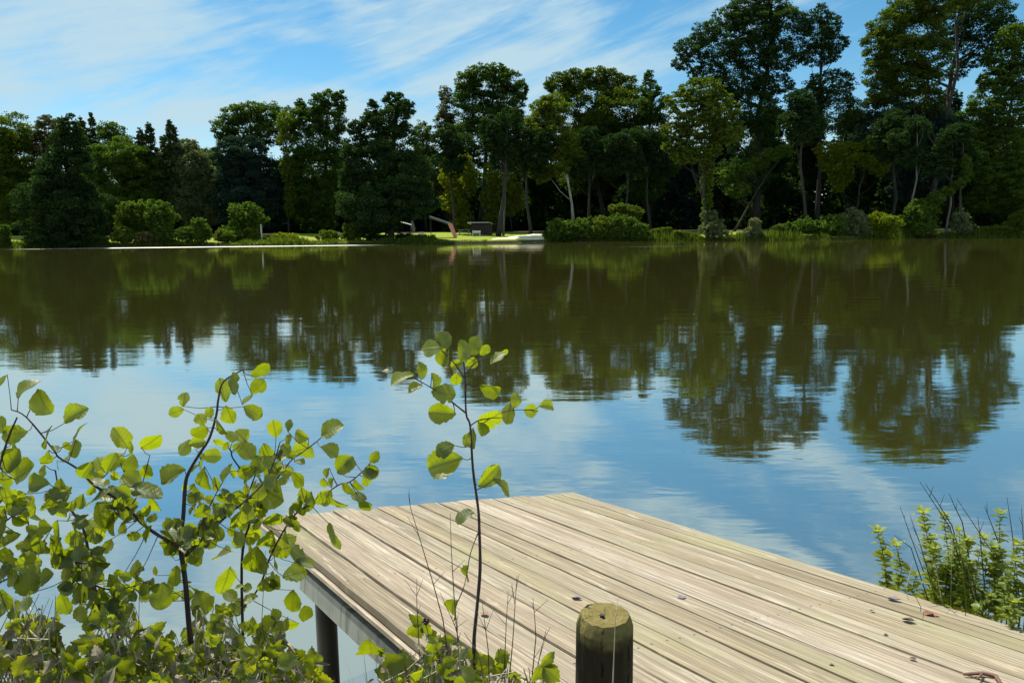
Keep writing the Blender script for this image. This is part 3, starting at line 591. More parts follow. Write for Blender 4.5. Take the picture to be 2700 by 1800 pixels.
local(t, lambda b: b.add([(.1, -.85, 2.2), (.75, -.85, 2.1), (1.45, -.85, .02), (1.0, -.85, .02), (.1, .9, 2.2), (.75, .9, 2.1), (1.45, .9, .02), (1.0, .9, .02)], [(0, 3, 2, 1), (4, 5, 6, 7), (1, 2, 6, 5), (0, 4, 7, 3), (0, 1, 5, 4), (3, 7, 6, 2)]), 'side_sheet', PINK)
local(t, lambda b: (b.tube([(-2.6, -.7, 0), (-2.6, -.7, 3.1)], .04), b.tube([(-2.6, .8, 0), (-2.6, .8, 3.1)], .03)), 'pole', DARKW)
for px, d, h_, lab in ((689, 106.5, 2.3, 'tall slim white post at the water beside the domed bush'), (766, 108, 1.1, 'short pale post right of the tall white post')):
    t = far_thing('white_post', px, d, lab, 'post', 'pale posts on the left bank')
    local(t, lambda b: b.tube([(0, 0, -.1), (0, 0, h_ * .9), (0, 0, h_)], [.12, .11, .10], 8), 'shaft', PALEW)
    local(t, lambda b: b.tube([(0, 0, h_), (0, 0, h_ + .06)], [.17, .15], 8), 'cap', PALEW)

# ------------------------------------------------------------------ the jetty
u_ = ray(60, 855).normalized()
n_ = ray(743, 1358).cross(ray(1516, 1298))
v_ = n_.cross(u_).normalized()
if v_.x < 0: v_ = -v_
N_ = v_.cross(u_).normalized()
if N_.z < 0: N_ = -N_
FR = ray(1516, 1298); FR = CAM + FR * ((EYE - .486) / -FR.z)
S_AX = -u_                                       # from the far end towards the bank
DECK = Matrix(((S_AX.x, v_.x, N_.x, FR.x), (S_AX.y, v_.y, N_.y, FR.y), (S_AX.z, v_.z, N_.z, FR.z), (0, 0, 0, 1)))
def on_deck(x, y, lift=0.0):                     # a pixel dropped onto the deck
    r = ray(x, y); t = N_.dot(FR - CAM) / N_.dot(r); return CAM + r * t + N_ * lift
m, gg, out = new_mat('weathered_deck_wood')
tc = gg.n('ShaderNodeTexCoord'); ob = tc.outputs['Object']; t = attr(gg)
sh = gg.n('ShaderNodeVectorMath', operation='ADD'); gg.set(sh, 0, ob); gg.set(sh, 1, gg.vec(gg.m('MULTIPLY', t, 37.0), 0.0, gg.m('MULTIPLY', t, 11.0)))
ov = sh.outputs[0]
grain = gg.noise(gg.map(ov, (2.2, 95, 1)), 1.0, 7, .68, .25)
grain2 = gg.noise(gg.map(ov, (5, 230, 1)), 1.0, 4, .6)
stain = gg.noise(gg.map(ov, (2.2, 22, 1)), 1.0, 7, .68, .6)
spots = gg.noise(gg.map(ob, (1, 1.6, 1)), 9.0, 6, .7)
alg = gg.noise(gg.map(ob, (.7, 1.2, 1)), 1.6, 5, .6)
base = gg.ramp(t, (0, (.33, .285, .195)), (.25, (.40, .345, .23)), (.42, (.43, .365, .275)), (.6, (.41, .37, .26)), (.8, (.45, .405, .30)), (1, (.52, .465, .37)))
c = gg.mix(gg.mr(grain, .40, .66), gg.mix(1.0, base, (.56, .53, .50, 1), 'MULTIPLY'), base)
streak = gg.noise(gg.map(ov, (.45, 30, 1)), 1.0, 4, .6, .2)
c = gg.mix(1.0, c, gg.ramp(streak, (.28, (.60, .58, .55)), (.48, (.92, .90, .87)), (.56, (1.0, .97, .93)), (.75, (1.26, 1.22, 1.17))), 'MULTIPLY')
c = gg.mix(gg.mr(grain2, .35, .62, .45, 0), c, (.16, .13, .095, 1))
c = gg.mix(gg.mr(stain, .56, .72, 0, .5), c, (.70, .61, .48, 1))
c = gg.mix(gg.mr(stain, .33, .46, .55, 0), c, (.21, .175, .115, 1))
c = gg.mix(gg.mr(alg, .52, .70, 0, .45), c, (.25, .245, .115, 1))
c = gg.mix(gg.mr(spots, .64, .72, 0, .75), c, (.12, .095, .065, 1))
so_ = gg.n('ShaderNodeSeparateXYZ'); gg.set(so_, 0, ob)
fr = gg.m('FRACT', gg.m('MULTIPLY', gg.m('ADD', so_.outputs[1], 2.015), 16 / 2.015))
fy = gg.m('MULTIPLY', gg.m('ABSOLUTE', gg.m('SUBTRACT', gg.m('ABSOLUTE', gg.m('SUBTRACT', fr, .5)), .27)), 2.015 / 16)
scr = 0.0
for s_ in (.16, 1.12, 2.1, 3.1):
    dd = gg.m('SQRT', gg.m('ADD', gg.m('POWER', gg.m('SUBTRACT', so_.outputs[0], s_), 2), gg.m('POWER', fy, 2)))
    scr = gg.m('MAXIMUM', scr, gg.mr(dd, .0035, .006, 1, 0))
c = gg.mix(scr, c, (.07, .055, .045, 1))
c = gg.mix(1.0, c, (.96, .95, .97, 1), 'MULTIPLY')
bp = gg.n('ShaderNodeBump'); bp.inputs[0].default_value = .5; bp.inputs[1].default_value = .004
gg.set(bp, 'Height', gg.m('ADD', grain, gg.m('MULTIPLY', grain2, .5)))
fin(gg, out, principled(gg, Base_Color=c, Roughness=.85, Normal=bp.outputs[0], Specular_IOR_Level=.25))
WOOD = m
m, gg, out = new_mat('damp_beam_wood')
tc = gg.n('ShaderNodeTexCoord'); n = gg.noise(gg.map(tc.outputs['Object'], (2, 14, 9)), 1.0, 6, .65); n2 = gg.noise(gg.map(tc.outputs['Object'], (16, 2, 2)), 1.0, 5, .6)
c = gg.mix(n, (.06, .07, .06, 1), (.36, .37, .32, 1)); c = gg.mix(gg.mr(n2, .48, .66, 0, .85), c, (.06, .075, .05, 1))
fin(gg, out, principled(gg, Base_Color=c, Roughness=.8))
BEAM = m
m, gg, out = new_mat('wet_black_timber')
tc = gg.n('ShaderNodeTexCoord'); n = gg.noise(tc.outputs['Object'], 9, 5, .6)
fin(gg, out, principled(gg, Base_Color=gg.mix(n, (.008, .008, .006, 1), (.03, .03, .022, 1)), Roughness=.6))
BLACKW = m

jet = empty('jetty', FR, 'weathered wooden plank jetty running out over the water', 'jetty')
jet.matrix_world = DECK
def jpart(b, name, mat, sm=False):
    o = b.build(name, mat, None, sm); o.parent = jet; return o
prng = random.Random(4)
WID, NB, LEN = 2.015, 16, 3.55
b = MB(); pitch = WID / NB
for k in range(NB):
    c0, c1 = -WID + k * pitch + .0052, -WID + (k + 1) * pitch - .0052
    tint = ((k * 7) % 16 + prng.random()) / 16; h0 = prng.uniform(-.003, .003); e = prng.uniform(-.02, .012) - (.0 if k < 12 else .0)
    V = []; F = []; ns = 24
    ch = .0016; prof = [(c0, -.026), (c0, -ch), (c0 + ch, 0), (c0 + (c1 - c0) * .3, .001), (c0 + (c1 - c0) * .7, .001), (c1 - ch, 0), (c1, -ch), (c1, -.026)]
    for i in range(ns + 1):
        s = e + (LEN - e) * i / ns; wob = prng.uniform(-.0015, .0015); zz = h0 + prng.uniform(-.001, .001)
        for cc, hh in prof: V.append((s, cc + wob, hh + zz))
    q = len(prof)
    for i in range(ns):
        for j in range(q): F.append((i * q + j, i * q + (j + 1) % q, (i + 1) * q + (j + 1) % q, (i + 1) * q + j))
    F.append(tuple(range(q))); F.append(tuple(ns * q + j for j in reversed(range(q))))
    b.add(V, F, tint)
jpart(b, 'deck_boards', WOOD)
b = MB(); b.box(.02, LEN, -WID - .010, -WID + .022, -.048, -.034, .9); jpart(b, 'edge_trim', WOOD)
b = MB(); b.box(.005, .035, -WID + .03, -.03, -.10, -.029, .8); jpart(b, 'end_fascia', WOOD)
for cc in (-1.985, -1.0, -.16):
    b = MB(); b.box(.66, LEN, cc - .03, cc + .03, -.165, -.080); jpart(b, 'stringer_beam', BEAM)
for s in (.16, 1.12, 2.1, 3.1):
    b = MB(); b.box(s - .04, s + .04, -WID + .08, -.06, -.078, -.028); jpart(b, 'cross_joist', BLACKW)
for s, cc in ((.62, -1.90), (.62, -.14), (1.9, -.14)):
    top = DECK @ Vector((s, cc, -.085)); b = MB()
    b.tube([(top.x, top.y, -1.2), (top.x, top.y, top.z - .3), (top.x, top.y, top.z)], [.048, .047, .046], 14)
    o = b.build('support_post', BLACKW, None, True); o.parent = jet; o.matrix_parent_inverse = DECK.inverted()

# the mossy mooring post on the bank
PHV = at(1586, 1618, 1.30).z - (zground(at(1586, 1618, 1.30).x, at(1586, 1618, 1.30).y) - .12)
m, gg, out = new_mat('mossy_post_wood')
tc = gg.n('ShaderNodeTexCoord'); pos = tc.outputs['Object']; geo = gg.n('ShaderNodeNewGeometry')
sep_ = gg.n('ShaderNodeSeparateXYZ'); gg.set(sep_, 0, geo.outputs['Normal'])
n = gg.noise(gg.map(pos, (1, 1, .12)), 90, 6, .65); n2 = gg.noise(pos, 55, 6, .7)
wood = gg.mix(n, (.014, .012, .007, 1), (.055, .045, .026, 1))
moss = gg.mix(n2, (.075, .064, .018, 1), (.27, .215, .085, 1))
sp2 = gg.n('ShaderNodeSeparateXYZ'); gg.set(sp2, 0, pos)
mf = gg.m('MAXIMUM', gg.mr(gg.m('ADD', sp2.outputs[2], gg.m('MULTIPLY', gg.noise(pos, 30, 3, .6), .05)), PHV - .022, PHV + .012), gg.mr(gg.noise(pos, 26, 5, .6), .62, .74, 0, .22))
c = gg.mix(mf, wood, moss)
ringd = gg.m('SQRT', gg.m('ADD', gg.m('POWER', sp2.outputs[0], 2), gg.m('POWER', sp2.outputs[1], 2)))
ring = gg.mr(gg.m('SINE', gg.m('MULTIPLY', gg.m('ADD', ringd, gg.m('MULTIPLY', n2, .006)), 900)), -1, 1, .85, 1.05)
c = gg.mix(1.0, c, gg.vec(ring, ring, ring), 'MULTIPLY')
ang = gg.m('ARCTAN2', sp2.outputs[1], sp2.outputs[0])
ck = gg.m('ABSOLUTE', gg.m('SUBTRACT', gg.m('FRACT', gg.m('ADD', gg.m('MULTIPLY', ang, .95), gg.m('MULTIPLY', n2, .35))), .5))
ck = gg.m('MULTIPLY', gg.mr(ck, .015, .04, 1, 0), gg.mr(gg.noise(pos, 38, 3, .6), .44, .56))
c = gg.mix(gg.m('MULTIPLY', ck, .85), c, (.012, .010, .006, 1))
bp = gg.n('ShaderNodeBump'); bp.inputs[0].default_value = .9; bp.inputs[1].default_value = .004; gg.set(bp, 'Height', gg.m('SUBTRACT', gg.m('ADD', n, n2), ck))
fin(gg, out, principled(gg, Base_Color=c, Roughness=.95, Normal=bp.outputs[0], Specular_IOR_Level=.1))
PD = 1.30; tp = at(1586, 1618, PD); bt = at(1594, 1990, PD)
pbase = Vector((tp.x + .006, tp.y, zground(tp.x, tp.y) - .12))
post = empty('mooring_post', pbase, 'short round wooden post with mossy top in front of the jetty', 'post')
PH = tp.z - pbase.z; rr = 78 * PD / FPX * 1.03
b = MB(); V = []; F = []; q = 28
def ring_(z_, k):
    return [(math.cos(2 * math.pi * j / q) * rr * k * (1 + .018 * math.sin(6 * math.pi * j / q + 1) + .012 * math.sin(14 * math.pi * j / q)), math.sin(2 * math.pi * j / q) * rr * k * (1 + .018 * math.sin(6 * math.pi * j / q + 1) + .012 * math.sin(14 * math.pi * j / q)), z_ + .0012 * math.sin(9 * j)) for j in range(q)]
def band_(prof):
    V = []; [V.extend(ring_(z_, k)) for z_, k in prof]; n = len(prof)
    b.add(V, [(i * q + j, i * q + (j + 1) % q, (i + 1) * q + (j + 1) % q, (i + 1) * q + j) for i in range(n - 1) for j in range(q)])
band_([(0, 1.10), (PH * .45, 1.05), (PH - .075, 1.01), (PH - .024, 1.0)])
band_([(PH - .024, 1.0), (PH - .012, .94), (PH - .001, .85)])
V = ring_(PH - .001, .85) + ring_(PH + .001, .5) + [(0, 0, PH - .001)]
b.add(V, [(j, (j + 1) % q, q + (j + 1) % q, q + j) for j in range(q)] + [(q + j, q + (j + 1) % q, 2 * q) for j in range(q)])
o = b.build('post_shaft', m, None, True); o.parent = post
b = MB(); b.tube([(-.006, -.012, PH - .001), (-.006, -.012, PH + .006)], .0045, 8); o = b.build('nail_head', RUSH, None); o.parent = post

# ------------------------------------------------------------------ leaves of the near plants
frng = random.Random(11)
ALD = [(0, .0), (.05, .10), (.2, .27), (.4, .39), (.6, .43), (.78, .38), (.91, .25), (1, .05)]
OVA = [(0, .0), (.06, .15), (.2, .30), (.38, .36), (.55, .31), (.72, .21), (.88, .09), (1, .0)]
LAN = [(0, .02), (.15, .10), (.35, .16), (.55, .15), (.75, .10), (.9, .05), (1, .0)]
def add_leaf(b, pos, xdir, nrm, size, shape=ALD, fold=.25, curl=.2, serr=.02, tint=.5, width=1.0):
    X = xdir.normalized(); Z = (nrm - X * nrm.dot(X)); Z = Z.normalized() if Z.length > 1e-6 else X.orthogonal().normalized(); Y = Z.cross(X)
    V = []; UV = []; F = []; ph = frng.uniform(0, 6); asym = frng.uniform(-.12, .12); tw = frng.uniform(-.4, .4)
    cols = (-1, -.5, 0, .5, 1)
    rows = []
    for i in range(len(shape) * 2 - 1):
        if i % 2 == 0: rows.append(shape[i // 2])
        else:
            a, c = shape[i // 2], shape[i // 2 + 1]; rows.append(((a[0] + c[0]) / 2, (a[1] + c[1]) / 2 + .012))
    bite = frng.randint(4, len(rows) - 2) if frng.random() < .3 else -1; bs = frng.choice((-1, 1))
    for i, (u, w) in enumerate(rows):
        we = (w * width + (serr if i % 2 else -serr) * (w > .06)) * frng.uniform(.91, 1.06)
        for cv in cols:
            y = cv * we * (1 + asym * (1 if cv > 0 else -1))
            if i == bite and cv * bs > 0: y *= .62
            z = fold * abs(y) - curl * u * u * .6 + .035 * math.sin(u * 9 + ph + cv * 2) * abs(cv) + tw * y * u
            V.append(tuple(pos + (X * u + Y * y + Z * z) * size)); UV.append((u, y))
    n = len(cols)
    for i in range(len(rows) - 1):
        for j in range(n - 1): F.append((i * n + j, i * n + j + 1, (i + 1) * n + j + 1, (i + 1) * n + j))
    b.add(V, F, tint, UV)

def sapling(label, stems, leaves, depth, group='alder saplings on the near bank', jit=.10, nearmax=140, extra=0, seed=1, sizek=.86):
    rnd = random.Random(seed)
    base = at(*stems[0][0][0], depth); zg = zground(base.x, base.y)
    root = empty('alder_sapling', (base.x, base.y, zg - .02), label, 'sapling', group)
    b = MB(); sk = []
    for k, (pts, r0, r1, dz) in enumerate(stems):
        P = []
        for i, (x, y) in enumerate(pts):
            t = i / max(len(pts) - 1, 1)
            P.append(at(x, y, depth + dz * t))
        if k == 0: P = [Vector((base.x, base.y, zg - .03)), ] + P
        Q = []
        for i in range(len(P) - 1):                # smooth the polyline a little
            a, c = P[i], P[i + 1]; pa, pc = P[max(i - 1, 0)], P[min(i + 2, len(P) - 1)]
            for s in (0, .25, .5, .75):
                Q.append(.5 * ((2 * a) + (c - pa) * s + (2 * pa - 5 * a + 4 * c - pc) * s * s + (-pa + 3 * a - 3 * c + pc) * s ** 3))
        Q.append(P[-1])
        rad = [r0 + (r1 - r0) * i / (len(Q) - 1) + rnd.uniform(0, .0005) for i in range(len(Q))]
        b.tube(Q, rad, 7); sk += [(q, (pts and depth)) for q in Q[(4 if k == 0 else 0):]]
    fo = MB()
    LV = list(leaves)
    for _ in range(extra):
        q = rnd.choice(sk)[0]; d = q - CAM; f = d.dot(V_F); sx = CX + d.dot(V_R) / f * FPX; sy = CY + d.dot(V_D) / f * FPX
        if sy > 1690 or sy < 1180 or (sy < 1300 and rnd.random() < .5): continue
        LV.append((sx + rnd.uniform(-38, 38), sy + rnd.uniform(-32, 32), rnd.uniform(30, 58), rnd.uniform(-160, 20)))
    for lf in LV:
        x, y, s, ang = lf[:4]
        best = min(sk, key=lambda q: (at(x, y, q[0].y) - q[0]).length)[0]
        dd = best.y + rnd.uniform(-jit, jit) * .6
        c = at(x, y, dd); L = s * dd / FPX * sizek
        a = R(ang + rnd.uniform(-12, 12)); X = V_R * math.cos(a) + V_U * math.sin(a)
        X = (X + V_F * rnd.uniform(-.45, .45)).normalized()
        Y0 = V_F.cross(X).normalized(); roll = rnd.choice((-1, 1)) * rnd.uniform(.0, 1.15)
        nz = (-V_F * math.cos(roll) + Y0 * math.sin(roll)) + Vector((0, 0, .35))
        st = c - X * (L * .5)
        add_leaf(fo, st, X, nz, L, ALD, rnd.uniform(-.1, .75), rnd.uniform(-.3, .6), .016, min(1, max(0, rnd.gauss(.55, .22))), rnd.uniform(.82, 1.1))
        if (st - best).length < .16:
            mdp = st.lerp(best, .5) + Vector((0, 0, -.004)); b.tube([st + X * L * .04, mdp, best], [.0008, .0009, .0012], 5, caps=False)
    b.build('stem', TWIG, root, True); fo.build('foliage', ALDER, root, True)
    return root

# -- left sapling with the thickest stem
sapling('alder sapling with the thickest dark stem, arms spreading left and right', [
    ([(510, 1760), (506, 1719), (497, 1636), (488, 1529), (476, 1448), (472, 1412), (482, 1372), (488, 1282), (498, 1244), (526, 1196), (552, 1155), (570, 1095), (576, 1050), (590, 1005), (640, 975)], .0078, .0014, .10),
    ([(472, 1440), (417, 1410), (372, 1377), (344, 1346), (300, 1310), (249, 1279), (204, 1235), (156, 1206), (140, 1184), (70, 1100), (30, 1080)], .0042, .001, -.12),
    ([(488, 1466), (512, 1442), (565, 1389), (615, 1345), (660, 1308), (700, 1265), (724, 1212), (738, 1165)], .0042, .001, .12),
    ([(476, 1446), (520, 1400), (555, 1330), (575, 1290)], .002, .0008, .05), ([(249, 1279), (290, 1240), (318, 1200)], .0014, .0007, 0), ([(340, 1342), (370, 1290), (395, 1200)], .0014, .0007, 0)],
  [(683, 973, 66, 45), (619, 1012, 72, 90), (587, 1028, 78, 95), (680, 1021, 62, 30), (651, 1050, 52, 60), (606, 1091, 62, -80), (667, 1085, 68, -30), (485, 1053, 46, 90), (466, 1085, 46, 200), (555, 1088, 36, 80), (530, 1136, 60, 200), (530, 1107, 44, 120),
   (587, 1123, 60, -60), (609, 1149, 46, -40), (558, 1203, 60, 0), (542, 1260, 78, -80), (514, 1301, 78, -95), (459, 1254, 84, 200), (320, 1155, 78, 100), (395, 1170, 74, 25), (293, 1220, 66, 70), (347, 1180, 50, 80), (340, 1225, 60, 60), (265, 1225, 56, 120), (230, 1238, 60, 250),
   (249, 1262, 56, -90), (204, 1136, 64, 80), (202, 1182, 62, -85), (196, 1094, 78, 30), (112, 1058, 92, -70), (70, 1023, 78, 62), (121, 1150, 78, 250), (41, 1142, 88, 180), (3, 1015, 74, 240), (382, 1295, 108, -15), (347, 1267, 70, 160), (411, 1327, 62, -60), (322, 1332, 92, -70), (275, 1355, 92, -60), (260, 1310, 90, 210),
   (300, 1380, 76, -80), (247, 1395, 76, -40), (286, 1439, 48, -110), (461, 1395, 92, 5), (506, 1404, 54, -30), (452, 1463, 48, 120), (464, 1517, 66, -92), (546, 1381, 66, 30), (550, 1412, 50, 20), (590, 1317, 66, -120), (603, 1247, 66, -100), (628, 1372, 66, 70), (628, 1418, 52, -60), (589, 1460, 74, 200), (426, 1570, 88, -80), (384, 1576, 42, 180), (411, 1505, 32, 120), (354, 1505, 62, 95), (313, 1511, 32, 150), (512, 1558, 52, -40), (530, 1588, 84, -60), (650, 1350, 60, -80)],
  1.72, extra=210, seed=3)
# -- second stem
sapling('slim straight alder sapling just left of the jetty corner', [
    ([(640, 1760), (640, 1677), (637, 1499), (645, 1420), (657, 1380), (654, 1311), (644, 1260), (635, 1238), (613, 1206), (606, 1184), (574, 1161)], .0046, .0012, .06),
    ([(640, 1603), (684, 1546), (708, 1478), (747, 1400), (788, 1346), (832, 1324), (890, 1279), (922, 1270), (954, 1244), (975, 1222)], .0028, .001, -.10),
    ([(654, 1315), (700, 1290), (740, 1250), (769, 1212), (800, 1190), (845, 1155), (852, 1140)], .0026, .0009, .08),
    ([(655, 1300), (680, 1235), (700, 1200), (745, 1200)], .0018, .0008, .03)],
  [(635, 1149, 54, -45), (651, 1187, 68, -70), (683, 1222, 58, -60), (724, 1130, 58, 105), (759, 1123, 42, 75), (794, 1149, 54, 170), (800, 1182, 84, 20), (871, 1133, 80, 35), (750, 1193, 60, 60), (868, 1190, 64, -20), (906, 1225, 74, 60), (864, 1247, 36, 250), (986, 1206, 46, 60), (979, 1241, 46, -30),
   (887, 1324, 74, -50), (947, 1308, 54, 150), (960, 1333, 58, -80), (872, 1415, 90, -75), (783, 1386, 42, -80), (718, 1244, 58, 200), (781, 1263, 68, -40), (750, 1238, 54, 20), (721, 1302, 104, -25), (690, 1330, 80, 210), (673, 1346, 48, -90), (718, 1375, 68, 20), (769, 1346, 42, -90), (810, 1305, 52, -30), (676, 1475, 98, -90), (598, 1532, 98, -95), (717, 1526, 54, -90),
   (738, 1448, 72, 0), (777, 1511, 78, 10), (783, 1454, 84, -20), (760, 1425, 60, 200), (800, 1490, 66, -10), (631, 1600, 62, 60), (607, 1656, 62, -90), (804, 1618, 62, 88), (771, 1585, 82, -92), (771, 1648, 48, 200), (700, 1420, 70, -120), (660, 1440, 60, -100)],
  1.92, extra=130, seed=5)
# -- third stem
sapling('alder sapling whose stem slants up to the left, left of the thickest one', [
    ([(330, 1760), (310, 1683), (268, 1612), (247, 1540), (238, 1484), (220, 1395), (188, 1345), (158, 1300), (146, 1240)], .0056, .0013, -.05),
    ([(247, 1540), (280, 1552), (330, 1550), (380, 1535)], .0018, .0008, .05), ([(238, 1484), (190, 1480), (140, 1450), (80, 1420)], .0020, .0008, .05), ([(262, 1600), (200, 1530), (185, 1490)], .0016, .0008, 0), ([(290, 1650), (330, 1600), (350, 1560)], .0016, .0008, .03)],
  [(160, 1340, 70, -90), (169, 1300, 60, 220), (105, 1283, 82, 200), (77, 1346, 84, -90), (50, 1340, 70, 220), (32, 1310, 80, 190), (130, 1330, 70, -110), (158, 1392, 64, -90), (146, 1442, 92, -80), (86, 1430, 62, 170), (214, 1451, 68, -70), (185, 1508, 68, -100), (173, 1588, 74, -60), (223, 1558, 78, 230), (265, 1537, 44, 0),
   (277, 1606, 92, 92), (330, 1618, 78, 230), (336, 1573, 74, 240), (190, 1420, 66, -120), (120, 1390, 66, 200), (107, 1535, 98, 60), (240, 1640, 70, 60), (215, 1620, 60, 120), (150, 1480, 60, -70)],
  1.60, extra=130, seed=8)
# -- sapling cut by the left edge
sapling('alder sapling cut by the left picture edge', [
    ([(-70, 1760), (-60, 1600), (-40, 1400), (-10, 1260), (20, 1160), (45, 1100)], .0050, .0013, 0), ([(-40, 1400), (20, 1370), (60, 1330)], .002, .0008, 0), ([(-55, 1560), (10, 1530), (70, 1500)], .002, .0008, 0)],
  [(35, 1215, 88, 60), (67, 1247, 98, 30), (10, 1265, 70, 200), (18, 1463, 64, 30), (74, 1484, 88, 20), (36, 1517, 74, -30), (71, 1535, 84, -60), (18, 1576, 84, 0), (-5, 1180, 70, 90), (5, 1380, 76, 250), (30, 1420, 60, 200), (-10, 1620, 80, 20), (40, 1610, 60, 60), (5, 1120, 60, 120)],
  1.58, extra=80, seed=13)
# -- the lone sapling in front of the jetty
sapling('lone slender alder sapling rising in front of the jetty', [
    ([(1252, 1790), (1250, 1700), (1252, 1660), (1258, 1600), (1266, 1500), (1264, 1400), (1261, 1341), (1247, 1236), (1240, 1124), (1229, 1089), (1226, 987), (1218, 930)], .0050, .0012, 0),
    ([(1229, 1089), (1183, 1053), (1150, 1030), (1120, 1012), (1080, 990)], .0016, .0007, -.08), ([(1240, 1122), (1262, 1108), (1300, 1100), (1340, 1082), (1400, 1080)], .0014, .0007, .06), ([(1227, 1000), (1200, 960), (1165, 925)], .0012, .0006, -.04), ([(1226, 985), (1262, 950), (1300, 940)], .0012, .0006, .04),
    ([(1262, 1400), (1240, 1460), (1225, 1540), (1200, 1600)], .0010, .0006, -.05)],
  [(1138, 917, 68, 170), (1169, 899, 62, 120), (1222, 925, 74, 88), (1250, 913, 64, 70), (1278, 924, 42, 60), (1310, 943, 58, 40), (1330, 930, 30, 10), (1061, 1001, 80, 205), (1022, 978, 34, 170), (1113, 976, 54, 82), (1145, 1004, 58, -82), (1096, 1022, 48, 190), (1169, 1036, 78, -5), (1173, 941, 64, 250), (1204, 1001, 52, -110),
   (1292, 1018, 72, -8), (1166, 1089, 88, 180), (1341, 1089, 72, -95), (1362, 1057, 50, 60), (1401, 1082, 48, 180), (1440, 1073, 52, 0), (1289, 1108, 88, 35), (1271, 1131, 54, -60), (1250, 1155, 68, -90), (1229, 1159, 48, -110), (1173, 1183, 64, 200), (1176, 1222, 118, 195), (1289, 1254, 94, 52), (1327, 1278, 80, -20), (1222, 1355, 68, 190), (1229, 1510, 68, -100), (1198, 1606, 78, -112), (1205, 960, 44, 200), (1240, 955, 44, 40)],
  1.52, jit=.05, seed=21, sizek=.86)

# ------------------------------------------------------------------ brambles on the near bank
def bramble(label, cx, topy, halfw, depth, n=70, seed=1, size=(34, 72), pale=6):
    topy += 22; rnd = random.Random(seed)
    c = at(cx, 1800, depth); zg = zground(c.x, c.y)
    root = empty('bramble_bush', (c.x, c.y, zg - .02), label, 'bramble', 'brambles on the near bank')
    st = MB(); fo = MB()
    ends = []
    for k in range(pale + 6):
        x1 = cx + rnd.uniform(-halfw, halfw); y1 = topy + rnd.uniform(0, 110); d1 = depth + rnd.uniform(-.18, .22)
        p0 = Vector((c.x + rnd.uniform(-.12, .12), c.y + rnd.uniform(-.1, .1), zg - .03)); p2 = at(x1, y1, d1)
        p1 = p0.lerp(p2, .6) + Vector((0, 0, rnd.uniform(.02, .14)))
        Q = [p0 * (1 - s) ** 2 + p1 * 2 * s * (1 - s) + p2 * s * s for s in (0, .15, .3, .45, .6, .75, .9, 1)]
        st.tube(Q, [.0032 - .0022 * i / 7 for i in range(8)], 6); ends += Q[3:]
    for k in range(int(n * .8)):
        q = rnd.choice(ends); x = cx + rnd.uniform(-1, 1) * halfw; y = topy + 10 + abs(rnd.gauss(0, 1)) * 80 + 28 * math.sin(x * .035 + seed); dd = depth + rnd.uniform(-.2, .25)
        p = at(x, y, dd)
        if p.z < zground(p.x, p.y) + .02: continue
        s = (rnd.uniform(*size) if rnd.random() < .6 else rnd.uniform(14, 32)) * dd / FPX
        hd = rnd.uniform(0, 6.28); X = Vector((math.cos(hd), math.sin(hd) * .5, rnd.uniform(-1.1, .5))).normalized()
        nz = Vector((rnd.uniform(-.8, .8), -1, rnd.uniform(-.1, 1.1)))
        tint = min(1, max(0, rnd.gauss(.55, .25)))
        side = X.cross(nz).normalized()
        add_leaf(fo, p, X, nz, s, OVA, .3, .3, .028, tint, 1.1)
        if rnd.random() < .7:
            add_leaf(fo, p - X * s * .1, (X * .25 + side).normalized(), nz, s * .75, OVA, .3, .3, .025, tint, 1.05)
            add_leaf(fo, p - X * s * .1, (X * .25 - side).normalized(), nz, s * .75, OVA, .3, .3, .025, tint, 1.05)
        if (q - p).length < .22: st.tube([p, p.lerp(q, .5) - Vector((0, 0, .01)), q], [.0008, .001, .0012], 5, caps=False)
    dr = MB()
    for k in range(int(n * .7)):
        p = at(cx + rnd.uniform(-1, 1) * halfw, topy + 35 + abs(rnd.gauss(0, 1)) * 60, depth + rnd.uniform(-.22, .2))
        if p.z < zground(p.x, p.y) + .02: continue
        add_leaf(dr, p, Vector((rnd.uniform(-1, 1), rnd.uniform(-1, 1), rnd.uniform(-.8, .8))), Vector((rnd.uniform(-1, 1), rnd.uniform(-1, 1), .6)), rnd.uniform(16, 48) * depth / FPX, rnd.choice((OVA, LAN)), .6, .9, .03, rnd.random(), 1.0)
    for k in range(16):
        x = cx + rnd.uniform(-1, 1) * halfw; dd = depth + rnd.uniform(-.15, .2); p = at(x, topy + rnd.uniform(-10, 120), dd); q = at(x + rnd.uniform(-90, 90), 1800, dd); q.z = min(q.z, p.z - .08)
        dr.tube([q, q.lerp(p, .5) + Vector((rnd.uniform(-.01, .01), 0, .01)), p], [.0014, .0012, .0006], 5, caps=False)
    dr.build('withered_leaves', WITHER, root)
    st.build('cane', CANE, root, True); fo.build('foliage', BRAMB, root, True)
    return root
bramble('bramble at the bottom left corner under the cut-off sapling', 40, 1630, 110, 1.50, 95, 1)
bramble('bramble between the left corner and the slanting sapling', 190, 1675, 110, 1.42, 95, 2)
bramble('bright bramble at the foot of the thickest sapling', 400, 1650, 120, 1.55, 105, 3)
bramble('bramble right of the thickest sapling with pale leaf undersides', 560, 1675, 110, 1.48, 105, 4)
bramble('bramble in front of the black jetty support', 745, 1680, 100, 1.60, 95, 5)
bramble('bramble lowest at the bottom, left of the support', 660, 1720, 90, 1.40, 85, 6)
bramble('bramble low at the bottom under the slanting sapling', 300, 1725, 130, 1.38, 95, 7)
bramble('bramble with large lobed leaves below the lone sapling, left side', 1075, 1690, 95, 1.42, 26, 8, (60, 105), 4)
bramble('dark bramble at the foot of the lone sapling, right side', 1275, 1720, 85, 1.38, 26, 9, (50, 90), 4)
bramble('bramble sprig just left of the mossy post', 1390, 1735, 60, 1.34, 12, 10, (50, 90), 2)
